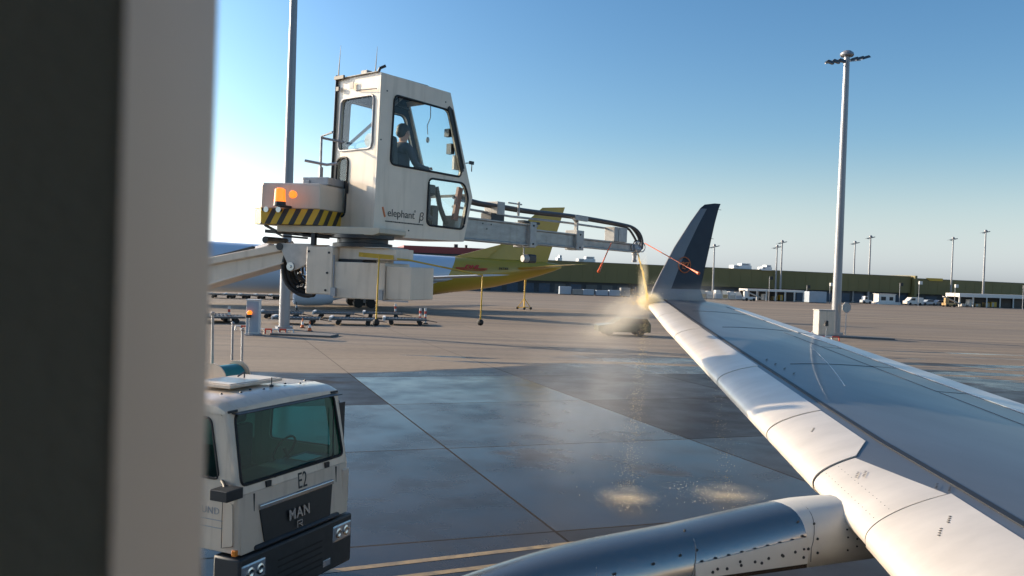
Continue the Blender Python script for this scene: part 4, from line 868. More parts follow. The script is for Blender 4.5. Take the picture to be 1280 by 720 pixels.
for s_ in (-1, 1):
    wn_ = foil('wing', ((-31, s_*1.6, 2.6), (-21.5, s_*1.6, 2.9)), ((-12.2, s_*21.0, 4.35), (-8.8, s_*21.0, 4.50)), .06, M_wgrey, frt)
    mb = MB(DM); mb.lathe([(0, 1.15), (.15, 1.3), (1.2, 1.42), (3.0, 1.35), (4.2, 1.1), (4.25, .8), (5.6, .42), (6.0, .05)], (-29.2, s_*7.8, 1.75), (1, 0, 0), 24); ng = obj('engine', mb, M_fus, frt, smooth=1)
    mb = MB(DM); mb.box(-27.5, -23, s_*7.8-.15, s_*7.8+.15, 2.7, 3.3); obj('pylon', mb, M_wgrey, ng, bevel=.05)
    for yy, xx in ((11.5, -16.8), (6.0, -20.0)):
        mb = MB(DM); mb.lathe([(0, .02), (.6, .28), (2.2, .36), (3.6, .22), (4.4, .02)], (xx, s_*yy, 2.75+.075*yy), (1, 0, .04), 12); obj('flap_fairing', mb, M_wgrey, wn_, smooth=1)
    mb = MB(DM); mb.tube([(-20.8, s_*3.2, 2.6), (-20.8, s_*3.2, .6)], .16, 8); gear = obj('landing_gear', mb, M_grey, frt)
    for dx in (-.75, .75):
        for dy in (-.35, .35): mb = MB(DM); mb.lathe([(-.2, .35), (-.19, .54), (.19, .54), (.2, .35)], (-20.8+dx, s_*3.2+dy, .55), (0, 1, 0), 18); obj('wheel', mb, M_black, gear)
mb = MB(DM); mb.box(-22.5, -18.6, -1.2, 1.2, .9, 1.6); mb.box(-24, -16, -1.9, 1.9, 1.2, 2.0); obj('belly_fairing', mb, M_wgrey, frt, bevel=.3)
mb = MB(DM); mb.tube([(-41.5, 0, 2), (-41.5, 0, .5)], .12, 8); ng = obj('landing_gear', mb, M_grey, frt)
for dy in (-.25, .25): mb = MB(DM); mb.lathe([(-.12, .3), (-.11, .42), (.11, .42), (.12, .3)], (-41.5, dy, .42), (0, 1, 0), 16); obj('wheel', mb, M_black, ng)
M_red2 = mat('signal_red', (.55, .02, .02), .4, 0, .04, 4)
lm = lambda x, z, y: DM @ plane_frame((x, y, z), (1, 0, 0), (0, 0, 1))
obj('fuselage_lettering', text_mb('DHL', .72, lm(-7.6, 5.25, -1.92) @ Matrix.Diagonal((1.35, .9, 1, 1)), .06, .35, 1.0, .03), M_red2, fus)
mb = MB(DM)
for z in (4.98, 5.10): mb.box(-9.6, -8.5, -2.0, -1.85, z, z+.07); mb.box(-6.5, -5.6, -1.98, -1.80, z, z+.07)
mb.box(-9.2, -5.9, -2.0, -1.86, 4.86, 4.93); obj('red_speed_line', mb, M_red2, fus)
obj('registration', text_mb('N746', .42, lm(-3.4, 5.2, -1.66) @ Matrix.Diagonal((1.2, 1, 1, 1)), .05, .1, 1.1), M_dark, fus)
# tail support stand
p = gnd(655, 387); SM = frame((p.x, p.y, 0), DX)
st_t = thing('tail_stand', 'thin yellow tripod stand propping up the yellow tail', 'stand', SM)
mb = MB(SM); mb.tube([(0, 0, .3), (0, 0, 3.9)], .10, 8); mb.tube([(.0, 0, 2.0), (.15, 0, 3.9)], .07, 6); obj('post', mb, M_yellow, st_t)
for a in (0, 2.1, 4.2):
    mb = MB(SM); e_ = Vector((1.0*math.cos(a+.2), 1.0*math.sin(a+.2), .2)); mb.tube([(0, 0, 1.5), e_], .05, 6); mb.tube([(0, 0, .3), e_], .05, 6); lg = obj('leg', mb, M_yellow, st_t)
    mb = MB(SM); mb.lathe([(-.08, .17), (.08, .17)], e_+Vector((0, 0, -.02)), (0, 1, 0), 10); obj('wheel', mb, M_black, lg)
# ---------------------------------------------------------------- buildings
M_green = mat('olive_cladding', (.20, .165, .06), .6, 0, .10, .05, stretch=(1, 1, .3)); M_lowwall = mat('dark_lower_wall', (.055, .065, .075), .6, 0, .25, .4)
M_rtop = mat('parapet_grey', (.30, .29, .25), .6, 0, .1, 1)
def hall2(name, label, A, B, zA, zB, zs, depth, bays):
    A = Vector((A[0], A[1], 0)); B = Vector((B[0], B[1], 0)); d = (B-A); Ln = d.length; d.normalize(); M = frame(A, d); t = thing(name, label, 'building', M)
    mb = MB(M); mb.loft([[(x, 0, zs), (x, 0, z), (x, depth, z), (x, depth, zs)] for x, z in ((0, zA), (Ln, zB))]); wl_ = obj('wall', mb, M_green, t)
    mb = MB(M)
    for x in xs(0, Ln, int(Ln/3)): mb.box(x-.03, x+.03, -.04, .0, zs+.1, min(zA, zB)-.3)
    obj('cladding_joint', mb, M_green, wl_)
    mb = MB(M); mb.box(0, Ln, 1.0, depth-.5, 0, zs); lw = obj('lower_wall', mb, M_lowwall, t)
    mb = MB(M); mb.loft([[(x, -.12, z-.02), (x, .35, z-.02), (x, .35, z+.10), (x, -.12, z+.10)] for x, z in ((-.1, zA), (Ln+.1, zB))]); obj('parapet', mb, M_rtop, t)
    for k in range(bays):
        x = Ln*(k+.5)/bays; wd = Ln/bays*.34; mb = MB(M); mb.box(x-wd, x+wd, .93, 1.0, 0, zs*.78); obj('dock_door', mb, random.choice([M_doorA, M_doorC, M_doorC]), t)
    return t, M, Ln
M_doorA = mat('dock_door_grey', (.10, .105, .105), .5, 0, .1, 1); M_doorB = mat('dock_door_pale', (.30, .29, .27), .5, 0, .1, 1); M_doorC = mat('dock_door_blue', (.05, .08, .12), .5, 0, .1, 1)
gA, gB = (-30, 208), (107, 229)
hA, HM, HL = hall2('freight_hall', 'very long olive green freight hall with dark loading docks, behind the raised winglet', gA, gB, 8.35, 7.3, 2.9, 60, 34)
hB, HM2, HL2 = hall2('freight_hall', 'lower olive green freight hall adjoining on the right, with a yellow roof edge piece', (107.6, 231), (190, 252), 6.9, 6.3, 2.7, 50, 16)
mb = MB(HM2); mb.loft([[(6.5, y, 6.4), (10.5, y, 6.4), (10.5, y, 7.15), (5.0, y, 7.15)] for y in (-.2, -.05)]); obj('yellow_roof_edge', mb, M_yellow, hB)
mb = MB(HM2); mb.box(-.7, 0, -3, 10, 0, 7.6); obj('end_wall', mb, M_green, hB)
M_roofw = mat('roof_unit_white', (.75, .75, .74), .5, 0, .05, 1)
def roof_unit(px0, px1, y0, y1, lab, Y=222):
    a = at(px0, y1, Y); b_ = at(px1, y0, Y); M = frame((a.x, a.y, a.z), (1, .15)); t = thing('roof_unit', lab, 'roof unit', M, 'ventilation units on the hall roof'); wd = b_.x-a.x; h_ = b_.z-a.z
    mb = MB(M); mb.box(0, wd, 0, 3, -.3, h_*.55); mb.box(wd*.45, wd*.95, .2, 2.6, h_*.55, h_); obj('housing', mb, M_roofw, t, bevel=.05); mb = MB(M); mb.box(wd*.1, wd*.3, -.03, 0, h_*.1, h_*.45); mb.box(wd*.5, wd*.85, .17, .2, h_*.62, h_*.9); obj('vent', mb, M_grey, t)
roof_unit(917, 941, 329.5, 334.5, 'wider white ventilation unit on the green hall roof, left of the other')
roof_unit(953, 966, 331.5, 336.5, 'smaller white ventilation unit on the green hall roof beside two lamp masts')
roof_unit(723, 745, 321, 327, 'pale low ventilation unit on the hall roof, right of the yellow tail fin')
roof_unit(697, 703, 319, 326, 'dark small stub on the hall roof just beside the yellow tail fin')
# long red-topped terminal building behind the cargo jet
RB0 = at(489, 318, 225); RB1 = at(640, 323, 232); RMx = frame((RB0.x, RB0.y, 0), (RB1.x-RB0.x, RB1.y-RB0.y)); RL = (RB1.xy-RB0.xy).length
rbt = thing('terminal_building', 'long building with red fascia above a window band behind the cargo jet', 'building', RMx)
mb = MB(RMx); mb.box(0, RL, 0, 20, 0, 8.2); obj('wall', mb, mat('wall_dark_glass', (.16, .19, .19), .4, 0, .1, .6), rbt)
mb = MB(RMx); mb.box(3.2, RL, -.4, 20, 9.1, 10.9); obj('fascia', mb, mat('red_fascia', (.30, .045, .045), .5, 0, .08, .5), rbt)
mb = MB(RMx); mb.box(3.2, RL, -.1, 19, 8.2, 9.1); obj('roof_band', mb, M_lowwall, rbt)
mb = MB(RMx); mb.box(-.2, 3.1, -.8, 15, 0, 10.3); obj('stair_tower', mb, mat('pinkish_render', (.62, .36, .30), .6, 0, .06, .6), rbt)
for k in range(22):
    x = 3.6+k*(RL-4)/22; mb = MB(RMx); mb.box(x, x+(RL-4)/22*.8, -.06, 0, 6.6, 8.9); obj('window', mb, mat('pale_glass', (.30, .36, .35), .2, 0, .05, 1) if k == 0 else bpy.data.materials['pale_glass'], rbt)
mb = MB(RMx); mb.box(17, 18, 2, 3, 10.9, 11.8); mb.box(20, 20.6, 2, 3, 10.9, 11.7); obj('chimney', mb, M_dark, rbt)
# ---------------------------------------------------------------- light masts
M_lampbody = mat('lamp_body', (.10, .11, .12), .4, .3, .1, 3)
def mast(px, ptop, pbase, Rb, lab, heads=6, Hm=None, lean=0, name='light_mast', sc=1.0):
    g_ = gnd(px, pbase); lim = 0.1538*(g_.x+30)+208-4
    if g_.x > 95: lim = .255*(g_.x-107.6)+231-5
    if g_.y > lim and not Hm: g_ = at(px, pbase, lim)
    Hh = Hm or at(px, ptop, g_.y).z; M = Matrix.Translation((g_.x, g_.y, 0)) @ Matrix.Rotation(R(lean), 4, 'Y')
    t = thing(name, lab, 'lamp mast', M, 'floodlight masts on the apron')
    mb = MB(M); mb.tube([(0, 0, 0), (0, 0, Hh*.5), (0, 0, Hh)], [Rb, Rb*.82, Rb*.62], 16); obj('pole', mb, M_mast, t, smooth=1)
    mb = MB(M); mb.lathe([(0, Rb*1.3), (.12, Rb*1.5), (.3, Rb*1.4), (.5, Rb*.8)], (0, 0, Hh-.3), (0, 0, 1), 14); cr = obj('head_ring', mb, M_mast, t, smooth=1); mb = MB(M); mb.lathe([(0, Rb*1.6), (.25, Rb*1.6), (.25, Rb*1.1)], (0, 0, 0), (0, 0, 1), 12); obj('base_collar', mb, M_mast, t)
    mb = MB(M)
    ang = R(25); u = Vector((math.cos(ang), math.sin(ang), .0)); W_ = 1.75*sc
    mb.bar(-u*W_+Vector((0, -.2, Hh-.95*sc)), u*W_+Vector((0, -.2, Hh-.15*sc)), .08*sc); mb.bar(-u*W_+Vector((0, .9, Hh-.8*sc)), u*W_+Vector((0, .9, Hh-.1*sc)), .08*sc); obj('cross_arm', mb, M_grey, cr)
    for k in range(heads):
        s_ = -1 if k % 2 else 1; q = u*s_*W_*(.35+.33*(k//2))+Vector((0, -.3, Hh-.55*sc+s_*.40*sc*(.35+.33*(k//2))))
        mb = MB(M @ Matrix.Translation(q) @ Matrix.Rotation(R(-18*s_), 4, 'Y')); mb.loft([[(-.30*sc, -.2*sc, -.10*sc), (.30*sc, -.2*sc, -.10*sc), (.30*sc, .25*sc, -.04*sc), (-.30*sc, .25*sc, -.04*sc)], [(-.18*sc, -.15*sc, .10*sc), (.22*sc, -.15*sc, .10*sc), (.22*sc, .15*sc, .12*sc), (-.18*sc, .15*sc, .12*sc)]]); obj('floodlight', mb, M_lampbody, t)
    return t
M_mast = mat('mast_galvanised', (.30, .30, .31), .4, .4, .08, .8, stretch=(1, 1, .2))
mast(1044, 66, 419, .42, 'tallest light mast on the right, rising from the grey cabinet beyond the wing', 6, sc=1.25)
mast(355, 0, 412, .40, 'thick light mast behind the de-icing truck, its top out of the picture', 6, Hm=27)
for a in ((1228, 288, 383, .30, 'light mast nearest the right edge, taller one of the far pair'), (1188, 297, 380, .26, 'slim light mast second from the right edge, beside a small white light'), (1085, 295, 374.5, .30, 'right and taller mast of the far pair just right of the tallest mast'), (1066, 302, 373, .26, 'left and shorter mast of the far pair just right of the tallest mast'),
          (975, 301, 373, .27, 'right and taller mast of the close pair at the canopy'), (969, 307, 371, .25, 'left and shorter mast of the close pair at the canopy'), (890.5, 306, 374, .24, 'light mast just right of the raised winglet')):
    mast(*a[:4], a[4], 4, sc=.9)
# ---------------------------------------------------------------- apron furniture
def base(px, py, xdir=(.95, .31), Y=None):
    g_ = gnd(px, py) if Y is None else at(px, py, Y); return frame((g_.x, g_.y, 0), xdir), g_.y/FPX      # frame and metres per pixel
M_rw = mat('barrier_white', (.72, .70, .66), .5, 0, .06, 4); M_rr = mat('barrier_red', (.55, .06, .03), .5, 0, .06, 4); M_orange = mat('cone_orange', (.75, .16, .03), .5, 0, .06, 5)
M_lblue = mat('pale_blue_grey_panel', (.36, .42, .48), .5, 0, .06, 1); M_tan = mat('tan_load', (.5, .33, .14), .6, 0, .15, 1)
# cabinets by the two masts
M, k = base(1032, 421, (1, .12)); t = thing('utility_cabinet', 'large cream equipment cabinet at the foot of the tallest mast, right side', 'cabinet', M)
mb = MB(M); mb.box(-.75, .75, -.1, 1.0, .12, 2.35); obj('housing', mb, M_whitedk, t, bevel=.03); mb = MB(M); mb.box(-.72, -.02, -.12, -.1, .2, 2.28); mb.box(.02, .72, -.12, -.1, .2, 2.28); obj('door', mb, M_white, t, bevel=.01)
mb = MB(M); mb.box(-.9, .9, -.3, 1.1, 0, .12); obj('plinth', mb, M_grey, t); mb = MB(M); mb.box(-.8, .8, -.15, 1.05, 2.35, 2.42); obj('roof', mb, M_whitedk, t)
M, k = base(315, 419, (1, .1)); t = thing('utility_cabinet', 'tall narrow white cabinet in front of the thick left mast', 'cabinet', M)
mb = MB(M); mb.box(-.42, .42, 0, .7, .1, 2.32); obj('housing', mb, M_rw, t, bevel=.02); mb = MB(M); mb.box(-.38, .38, -.02, 0, .2, 2.25); obj('door', mb, M_lblue, t, bevel=.01); mb = MB(M); mb.box(-.46, .46, -.04, .74, 2.32, 2.38); obj('roof', mb, M_rw, t); mb = MB(M); mb.box(-.5, .5, -.06, .76, 0, .1); obj('plinth', mb, M_grey, t)
# warning lamps on stands
for px, py, hh, m, lab in ((311, 418, 1.45, M_amber, 'orange flashing lamp on a stand before the narrow white cabinet'), (1025, 421, 1.3, M_dark, 'dark unlit lamp on a stand before the large cream cabinet')):
    M, k = base(px, py); M = M @ Matrix.Translation((0, -.8, 0)); t = thing('warning_lamp', lab, 'lamp', M, 'lamps on stands by the masts')
    mb = MB(M); mb.tube([(0, 0, 0), (0, 0, hh-.2)], .03, 6); mb.box(-.25, .25, -.2, .2, 0, .08); obj('stand', mb, M_grey, t); mb = MB(M); mb.box(-.22, .12, -.12, .12, hh-.28, hh-.06); obj('battery_box', mb, M_dark, t); mb = MB(M); mb.lathe([(0, .15), (.16, .17), (.26, .1)], (0, 0, hh-.06), (0, 0, 1), 12); obj('lamp_lens', mb, m, t)
# octagonal sign
M, k = base(1056.5, 420); t = thing('round_sign', 'eight-sided grey sign disc on a thin post beside the tallest mast', 'sign', M)
mb = MB(M); mb.tube([(0, 0, 0), (0, 0, 2.1)], .05, 8); obj('post', mb, M_grey, t); mb = MB(M); mb.loft([[(x, y_, 2.62+z) for x, z in ngon(.50, 8, R(22.5))] for y_ in (-.03, .03)]); obj('sign_disc', mb, M_whitedk, t); mb = MB(M); mb.tube([(x, -.035, 2.62+z) for x, z in ngon(.47, 8, R(22.5))], .03, 4, loop=True); obj('rim', mb, M_grey, t)
# low red and white barriers
def barrier(px, py, ln, lab, xd=(1, .1), gap=4, parent=None):
    M, k = base(px, py, xd); t = thing('low_barrier', lab, 'barrier', M, 'low red and white barriers round the masts')
    for i in range(gap):
        mb = MB(M); x0 = ln*i/gap; mb.tube([(x0, 0, 0), (x0+.05, 0, .32), (x0+ln/gap-.05, 0, .32), (x0+ln/gap, 0, 0)], .07, 6); obj('hoop', mb, M_rr if i % 2 else M_rw, t)
    return t
barrier(992, 419, 3.2, 'red and white hooped barrier left of the large cream cabinet')
barrier(1012, 425, 2.6, 'red and white hooped barrier just in front of the large cream cabinet')
barrier(294, 413, 1.6, 'red and white hooped barrier left of the narrow white cabinet')
barrier(322, 417, 2.4, 'darker hooped barrier between the narrow white cabinet and left mast', gap=5)
for px, py, h_ in ((1062, 422, 0), (372, 419, 0)):
    M, k = base(px, py, (1, -.1)); mb = MB(M); mb.box(-1.6, 3.6 if px > 1000 else 2.6, -.9, .9, 0, .14); o = obj('mast_plinth', mb, mat('plinth_concrete', (.16, .15, .14), .8, 0, .1, 2), None, loc=M.translation, bevel=.03); tag(o, 'low concrete kerb plinth at the foot of the %s mast' % ('tallest right' if px > 1000 else 'thick left'), 'plinth', 'kerb plinths round the masts')
# cones
def cone(px, py, h_, m, lab):
    M, k = base(px, py); t = thing('traffic_cone', lab, 'cone', M, 'traffic cones on the apron'); mb = MB(M); mb.box(-.2, .2, -.2, .2, 0, .05); obj('foot', mb, M_black, t)
    mb = MB(M); mb.lathe([(0.04, .15), (h_*.35, .11)], (0, 0, 0), (0, 0, 1), 14); mb.lathe([(h_*.65, .065), (h_, .03)], (0, 0, 0), (0, 0, 1), 14); obj('body', mb, m, t); mb = MB(M); mb.lathe([(h_*.35, .112), (h_*.65, .067)], (0, 0, 0), (0, 0, 1), 14); obj('band', mb, M_rw if m is M_orange else M_grey, t)
cone(378, 410, .75, M_orange, 'red and white traffic cone just right of the thick mast, farther one')
cone(387, 414, .75, M_orange, 'red and white traffic cone right of the thick mast, nearer one')
cone(370.5, 388, .9, M_dark, 'dark traffic cone far behind, just right of the thick mast')
# striped posts
def post(px, py, h_, lab, m0=M_rw):
    M, k = base(px, py); t = thing('striped_post', lab, 'post', M, 'red and white striped posts by the dollies'); mb = MB(M); mb.box(-.2, .2, -.15, .15, 0, .1); obj('foot', mb, M_black, t)
    for i in range(5): mb = MB(M); mb.box(-.09, .09, -.04, .04, .1+(h_-.1)*i/5, .1+(h_-.1)*(i+1)/5-.002); obj('stripe', mb, M_rr if i % 2 else M_rw, t)
post(494, 397, 1.35, 'striped post standing alone left of the other two'); post(525, 404, 1.35, 'striped post at the dolly ends, left of the close pair'); post(531.5, 405, 1.4, 'striped post at the dolly ends, right of the close pair')
post(286, 403, 1.3, 'striped post at far left beside the window frame')
# pallet dollies
def make_dolly(M, lab, ln, grp):
    t = thing('pallet_dolly', lab, 'dolly', M, grp)
    mb = MB(M); mb.box(0, ln, -1.2, 1.2, .42, .50); mb.box(0, ln, -1.25, -1.17, .40, .56); mb.box(0, ln, 1.17, 1.25, .40, .56); obj('deck', mb, M_doorA, t)
    mb = MB(M)
    for i in range(12): mb.tube([(.2+(ln-.4)*i/11, -1.1, .52), (.2+(ln-.4)*i/11, 1.1, .52)], .035, 5)
    obj('rollers', mb, M_dark, t)
    mb = MB(M); mb.box(-.12, .12, -1.25, 1.25, .36, .66); obj('end_bumper', mb, M_rw, t, bevel=.02)
    for x in (.6, ln-.6):
        for y in (-1, 1): mb = MB(M); mb.lathe([(-.08, .2), (.08, .2)], (x, y, .2), (0, 1, 0), 12); obj('wheel', mb, M_black, t)
    mb = MB(M); mb.tube([(ln, -.3, .4), (ln+.9, 0, .25), (ln, .3, .4)], .03, 5); obj('tow_bar', mb, M_dark, t)
    return t
fr_ = [(326, 397, 'leftmost empty dolly of the nearer rows, just right of the white cabinet'), (343, 404, 'empty dolly partly behind the thick left mast'), (393, 397, 'empty dolly in the back row, second from the left'), (414, 405, 'empty dolly in the front row, middle one'), (455, 397, 'empty dolly in the back row, under the white truck boxes'), (480, 405, 'empty dolly of the front row nearest the striped posts')]
d0 = None
for px, py, lab in fr_:
    g_ = gnd(px, py); M = frame((g_.x, g_.y, 0), (.98, .15))
    if d0 is None: d0 = make_dolly(M, lab, 3.6, 'empty pallet dollies parked under the cargo jet')
    else: copy_thing(d0, M, lab, 'empty pallet dollies parked under the cargo jet')
for i, nm in enumerate(('leftmost', 'second from left', 'third from left', 'fourth from left', 'fifth from left')):
    g_ = gnd(262+19*i, 372.0+.4*i); copy_thing(d0, frame((g_.x, g_.y, 0), (.98, .15)), nm+' of the far dolly row seen below the boom arm', 'far row of dollies')
for px, py in ((262, 402), (276, 404)):
    g_ = gnd(px, py); copy_thing(d0, frame((g_.x-2, g_.y, 0), (.9, .4)), 'empty dolly by the window frame, %s' % ('farther back' if px == 262 else 'closer to the white cabinet'), 'empty pallet dollies parked under the cargo jet')
# canopies
def canopy(px0, py0, px1, Y0, Y1, z0, z1, nb, lab):
    A = at(px0, py0, Y0); B = at(px1, py0, Y1); M = frame((A.x, A.y, 0), (B.x-A.x, B.y-A.y)); ln = (B.xy-A.xy).length; t = thing('canopy_shelter', lab, 'shelter', M, 'white open canopies before the freight hall')
    mb = MB(M); mb.box(0, ln, 0, 4.5, z0, z1); obj('roof', mb, M_rw, t)
    for i in range(nb+1):
        for y in (.15, 4.2): mb = MB(M); x = .1+(ln-.2)*i/nb; mb.box(x-.12, x+.12, y-.1, y+.1, 0, z0); obj('post', mb, M_rw, t)
    mb = MB(M); mb.box(0, ln, 4.4, 4.5, 0, z0); obj('back_wall', mb, M_dark, t); return M, ln
cM, cL = canopy(934, 372, 1005, 206, 209, 2.25, 2.75, 6, 'white flat canopy on posts with six open bays, left of the tallest mast')
cM2, cL2 = canopy(1199, 382, 1300, 214, 222, 2.5, 3.4, 6, 'longer white canopy with deep roof edge at the right picture edge')
def boxy(name, lab, cat, M, sz, m, grp=None, door=None, z0=.12, extra=None):
    """container, box or unit with base frame, door and ribs"""
    a, b_, c = sz; t = thing(name, lab, cat, M, grp); mb = MB(M); mb.box(-a/2, a/2, -b_/2, b_/2, z0, c); obj('shell', mb, m, t, bevel=.04)
    mb = MB(M); mb.box(-a/2+.03, a/2-.03, -b_/2+.03, b_/2-.03, 0, z0); obj('base', mb, M_dark, t)
    mb = MB(M); mb.box(-a*.35, a*.02, -b_/2-.03, -b_/2, z0+.05, c-.12); obj('door', mb, door or m, t, bevel=.01); return t
M, _ = base(1019, 376, (1, .15), 203); boxy('container', 'pale blue-grey freight container beside the left canopy', 'container', M @ Matrix.Translation((0, 0, 0)), (4.4, 2.4, 2.7), M_lblue)
# white air-freight containers along the hall to the right of the winglet
random.seed(5)
for i, px in enumerate((868, 877, 886, 897, 905, 914, 922)):
    M = base(px, 373, (1, .15), 200)[0] @ Matrix.Translation((0, 0, 0)); a = random.uniform(1.2, 1.7); h_ = random.uniform(1.4, 2.0); t = thing('freight_container', ['first', 'second', 'third', 'fourth', 'fifth', 'sixth', 'seventh'][i]+' small white freight container counted right from the winglet', 'container', M, 'white freight containers beside the winglet')
    mb = MB(M); mb.loft([[(-a/2, y, .3), (a/2, y, .3), (a/2, y, h_*.55+.3), (a/2-.45, y, h_+.3), (-a/2, y, h_+.3)] for y in (-.7, .7)]); obj('shell', mb, random.choice([M_rw, M_chrome, M_whitedk]), t)
    mb = MB(M); mb.box(-a/2, a/2, -.75, .75, .12, .29); obj('dolly_base', mb, M_dark, t)
    mb = MB(M); mb.box(-a/2+.1, a/2-.1, -.73, -.705, .4, h_*.55+.25); obj('door', mb, M_lblue if i % 3 == 0 else M_tan if i % 3 == 1 else M_whitedk, t)
for i, px in enumerate((706, 722, 735, 752, 768, 781)):
    M = base(px, 366, (1, .15), 198)[0]; boxy('loading_cart', 'grey covered cart by the hall, %s counted right from the tail stand' % ['first', 'second', 'third', 'fourth', 'fifth', 'sixth'][i], 'cart', M, (random.uniform(2, 2.8), 1.4, random.uniform(1.3, 2.1)), random.choice([M_lblue, M_doorA, M_doorB]), 'carts parked along the hall behind the spray')
# vehicles
def vehicle(name, lab, cat, M, ln, wd, body, cabf, m, glassm=M_dark):
    """body: (x,z) outline; cabf: window outline"""
    t = thing(name, lab, cat, M); mb = MB(M); mb.loft([[(x, y, z) for x, z in body] for y in (-wd/2, wd/2)]); bd = obj('body', mb, m, t, bevel=.06)
    for y in (-wd/2-.01, wd/2-.005): mb = MB(M); mb.loft([[(x, y+q, z) for x, z in cabf] for q in (0, .015)]); obj('window', mb, glassm, bd)
    for x in (ln*.2, ln*.8):
        for y, s_ in ((-wd/2-.02, 1), (wd/2+.02, -1)): mb = MB(M); mb.lathe([(0, .2), (0, .33), (.2, .33)], (x, y, .33), (0, s_, 0), 14); obj('wheel', mb, M_black, t)
    mb = MB(M); mb.box(-.04, .0, -wd/2+.15, -wd/2+.35, .6, .75); mb.box(-.04, 0, wd/2-.35, wd/2-.15, .6, .75); obj('headlight', mb, M_lens, t); return t
van = [(0, .3), (4.6, .3), (4.6, 1.95), (1.3, 1.95), (.5, 1.15), (0, 1.0)]
M, _ = base(1131, 380, (1, .2), 214); vehicle('parked_van', 'small white van right of the low white booth', 'van', M, 4.6, 1.8, van, [(1.0, 1.2), (1.4, 1.75), (2.3, 1.75), (2.3, 1.2)], M_rw)
car = [(0, .3), (4.2, .3), (4.2, .85), (3.6, .95), (3.0, 1.42), (1.7, 1.42), (1.1, .95), (0, .8)]
M, _ = base(1150, 381, (1, .2), 218); vehicle('parked_car', 'low pale car parked right of the white van', 'car', M, 4.2, 1.7, car, [(1.3, .98), (1.8, 1.35), (2.95, 1.35), (3.4, .98)], M_lblue)
M, _ = base(1164, 381, (1, .2), 220); vehicle('parked_car', 'silver car right of the pale car, before the dark dock wall', 'car', M, 4.2, 1.7, car, [(1.3, .98), (1.8, 1.35), (2.95, 1.35), (3.4, .98)], M_grey)
M, _ = base(1076, 377, (1, .2), 212); vehicle('tow_tractor', 'small white tow tractor just left of the low white booth', 'tractor', M, 2.6, 1.4, [(0, .3), (2.6, .3), (2.6, .9), (1.6, 1.0), (1.5, 1.9), (.7, 1.9), (.6, 1.0), (0, .9)], [(.75, 1.1), (.8, 1.75), (1.4, 1.75), (1.4, 1.1)], M_rw)
# booth
M, _ = base(1110, 379.5, (1, .18), 212); t = thing('site_booth', 'low white booth with two dark windows among the far vehicles', 'booth', M)
mb = MB(M); mb.box(-2.6, 2.0, 0, 2.2, .25, 2.5); bw = obj('wall', mb, M_rw, t, bevel=.04); mb = MB(M); mb.box(-3.0, 3.2, -.4, 2.4, 0, .6); obj('platform', mb, M_rw, t, bevel=.03)
for x in (-1.3, .7): mb = MB(M); mb.box(x-.65+.3*(x > 0), x+.65, -.03, 0, 1.0, 1.9); obj('window', mb, M_dark, t)
mb = MB(M); mb.box(-2.75, 2.15, -.15, 2.35, 2.5, 2.62); obj('roof', mb, M_rw, t)
# belt loader at the left canopy, equipment
def loader(px, py, Y, lab, flip=1, m=M_rw):
    M = base(px, py, (flip, .15*flip), Y)[0]; t = thing('belt_loader', lab, 'loader', M, 'conveyor loaders before the hall')
    mb = MB(M); mb.box(-1.4, 1.4, -.8, .8, .35, .95); obj('chassis', mb, m, t, bevel=.05); mb = MB(M); mb.bar((-1.6, 0, 2.5), (3.0, 0, .8), .7, .25); obj('belt', mb, M_whitedk, t)
    mb = MB(M); mb.box(-1.5, -.5, -.8, -.1, .95, 2.2); obj('cab', mb, m, t, bevel=.05)
    for x in (-.9, .9):
        for y in (-.8, .8): mb = MB(M); mb.lathe([(-.1, .35), (.1, .35)], (x, y, .35), (0, 1, 0), 12); obj('wheel', mb, M_black, t)
loader(936, 374, 199, 'white conveyor loader sloping down at the left end of the canopy'); loader(1186, 382, 209, 'brownish loader at the foot of the second mast from right', 1, M_tan)
# loads under the canopies
def crate(M, lab, m, a, c): 
    boxy('load_crate', lab, 'crate', M, (a, 1.2, c), m, 'loads standing under the canopies', M_whitedk, .14)
for x, lab, m, a, c in ((5.2, 'white load under the left canopy, nearest its middle post', M_rw, .9, 1.6), (8.0, 'tan crate under the left canopy, left of its last bays', M_tan, 1.2, 1.1), (9.6, 'yellowish crate under the left canopy right of the tan one', M_yellow, .8, 1.5)): crate(cM @ Matrix.Translation((x, 1.6, 0)), lab, m, a, c)
for x, lab, m, a, c in ((4.6, 'white upright load under the right canopy by the nearest mast', M_rw, .7, 1.9), (7.0, 'brown crate under the right canopy left of the yellow one', M_tan, 1.8, .9), (10.2, 'low tan crate under the right canopy', M_tan, 1.4, 1.2), (12.2, 'bright yellow crate under the right canopy', M_yellow, 1.8, 1.4), (2.5, 'grey low load at left end of the right canopy', M_whitedk, 1.4, .8)): crate(cM2 @ Matrix.Translation((x, 1.6, 0)), lab, m, a, c)
# small lights / white boxes on poles
for px, pt, pb, lab in ((1037, 355, 374, 'white box light on a short pole right of the blue-grey container'), (1148, 353, 378, 'white box light on a short pole behind the white van'), (1193, 357, 382, 'small white box light on a pole touching the second mast from right'), (1124, 355, 379, 'dark topped pole light just behind the booth'), (1008, 358, 375, 'thin pole light at the right end of the left canopy'), (961, 347, 373, 'thin pole light in front of the left canopy'), (1278, 358, 386, 'thin pole light at the right picture edge')):
    M = base(px, pb, (1, .15), 203 if px < 1060 else 211)[0]; hh = at(px, pt, 203 if px < 1060 else 211).z; t = thing('pole_light', lab, 'lamp post', M, 'small pole lights before the hall')
    mb = MB(M); mb.tube([(0, 0, 0), (0, 0, hh)], .08, 6); obj('pole', mb, M_grey, t); mb = MB(M); mb.box(-.05, .75, -.25, .25, hh-.5, hh+.3); obj('lamp_head', mb, M_rw if px in (1037, 1148, 1193) else M_dark, t, bevel=.04)

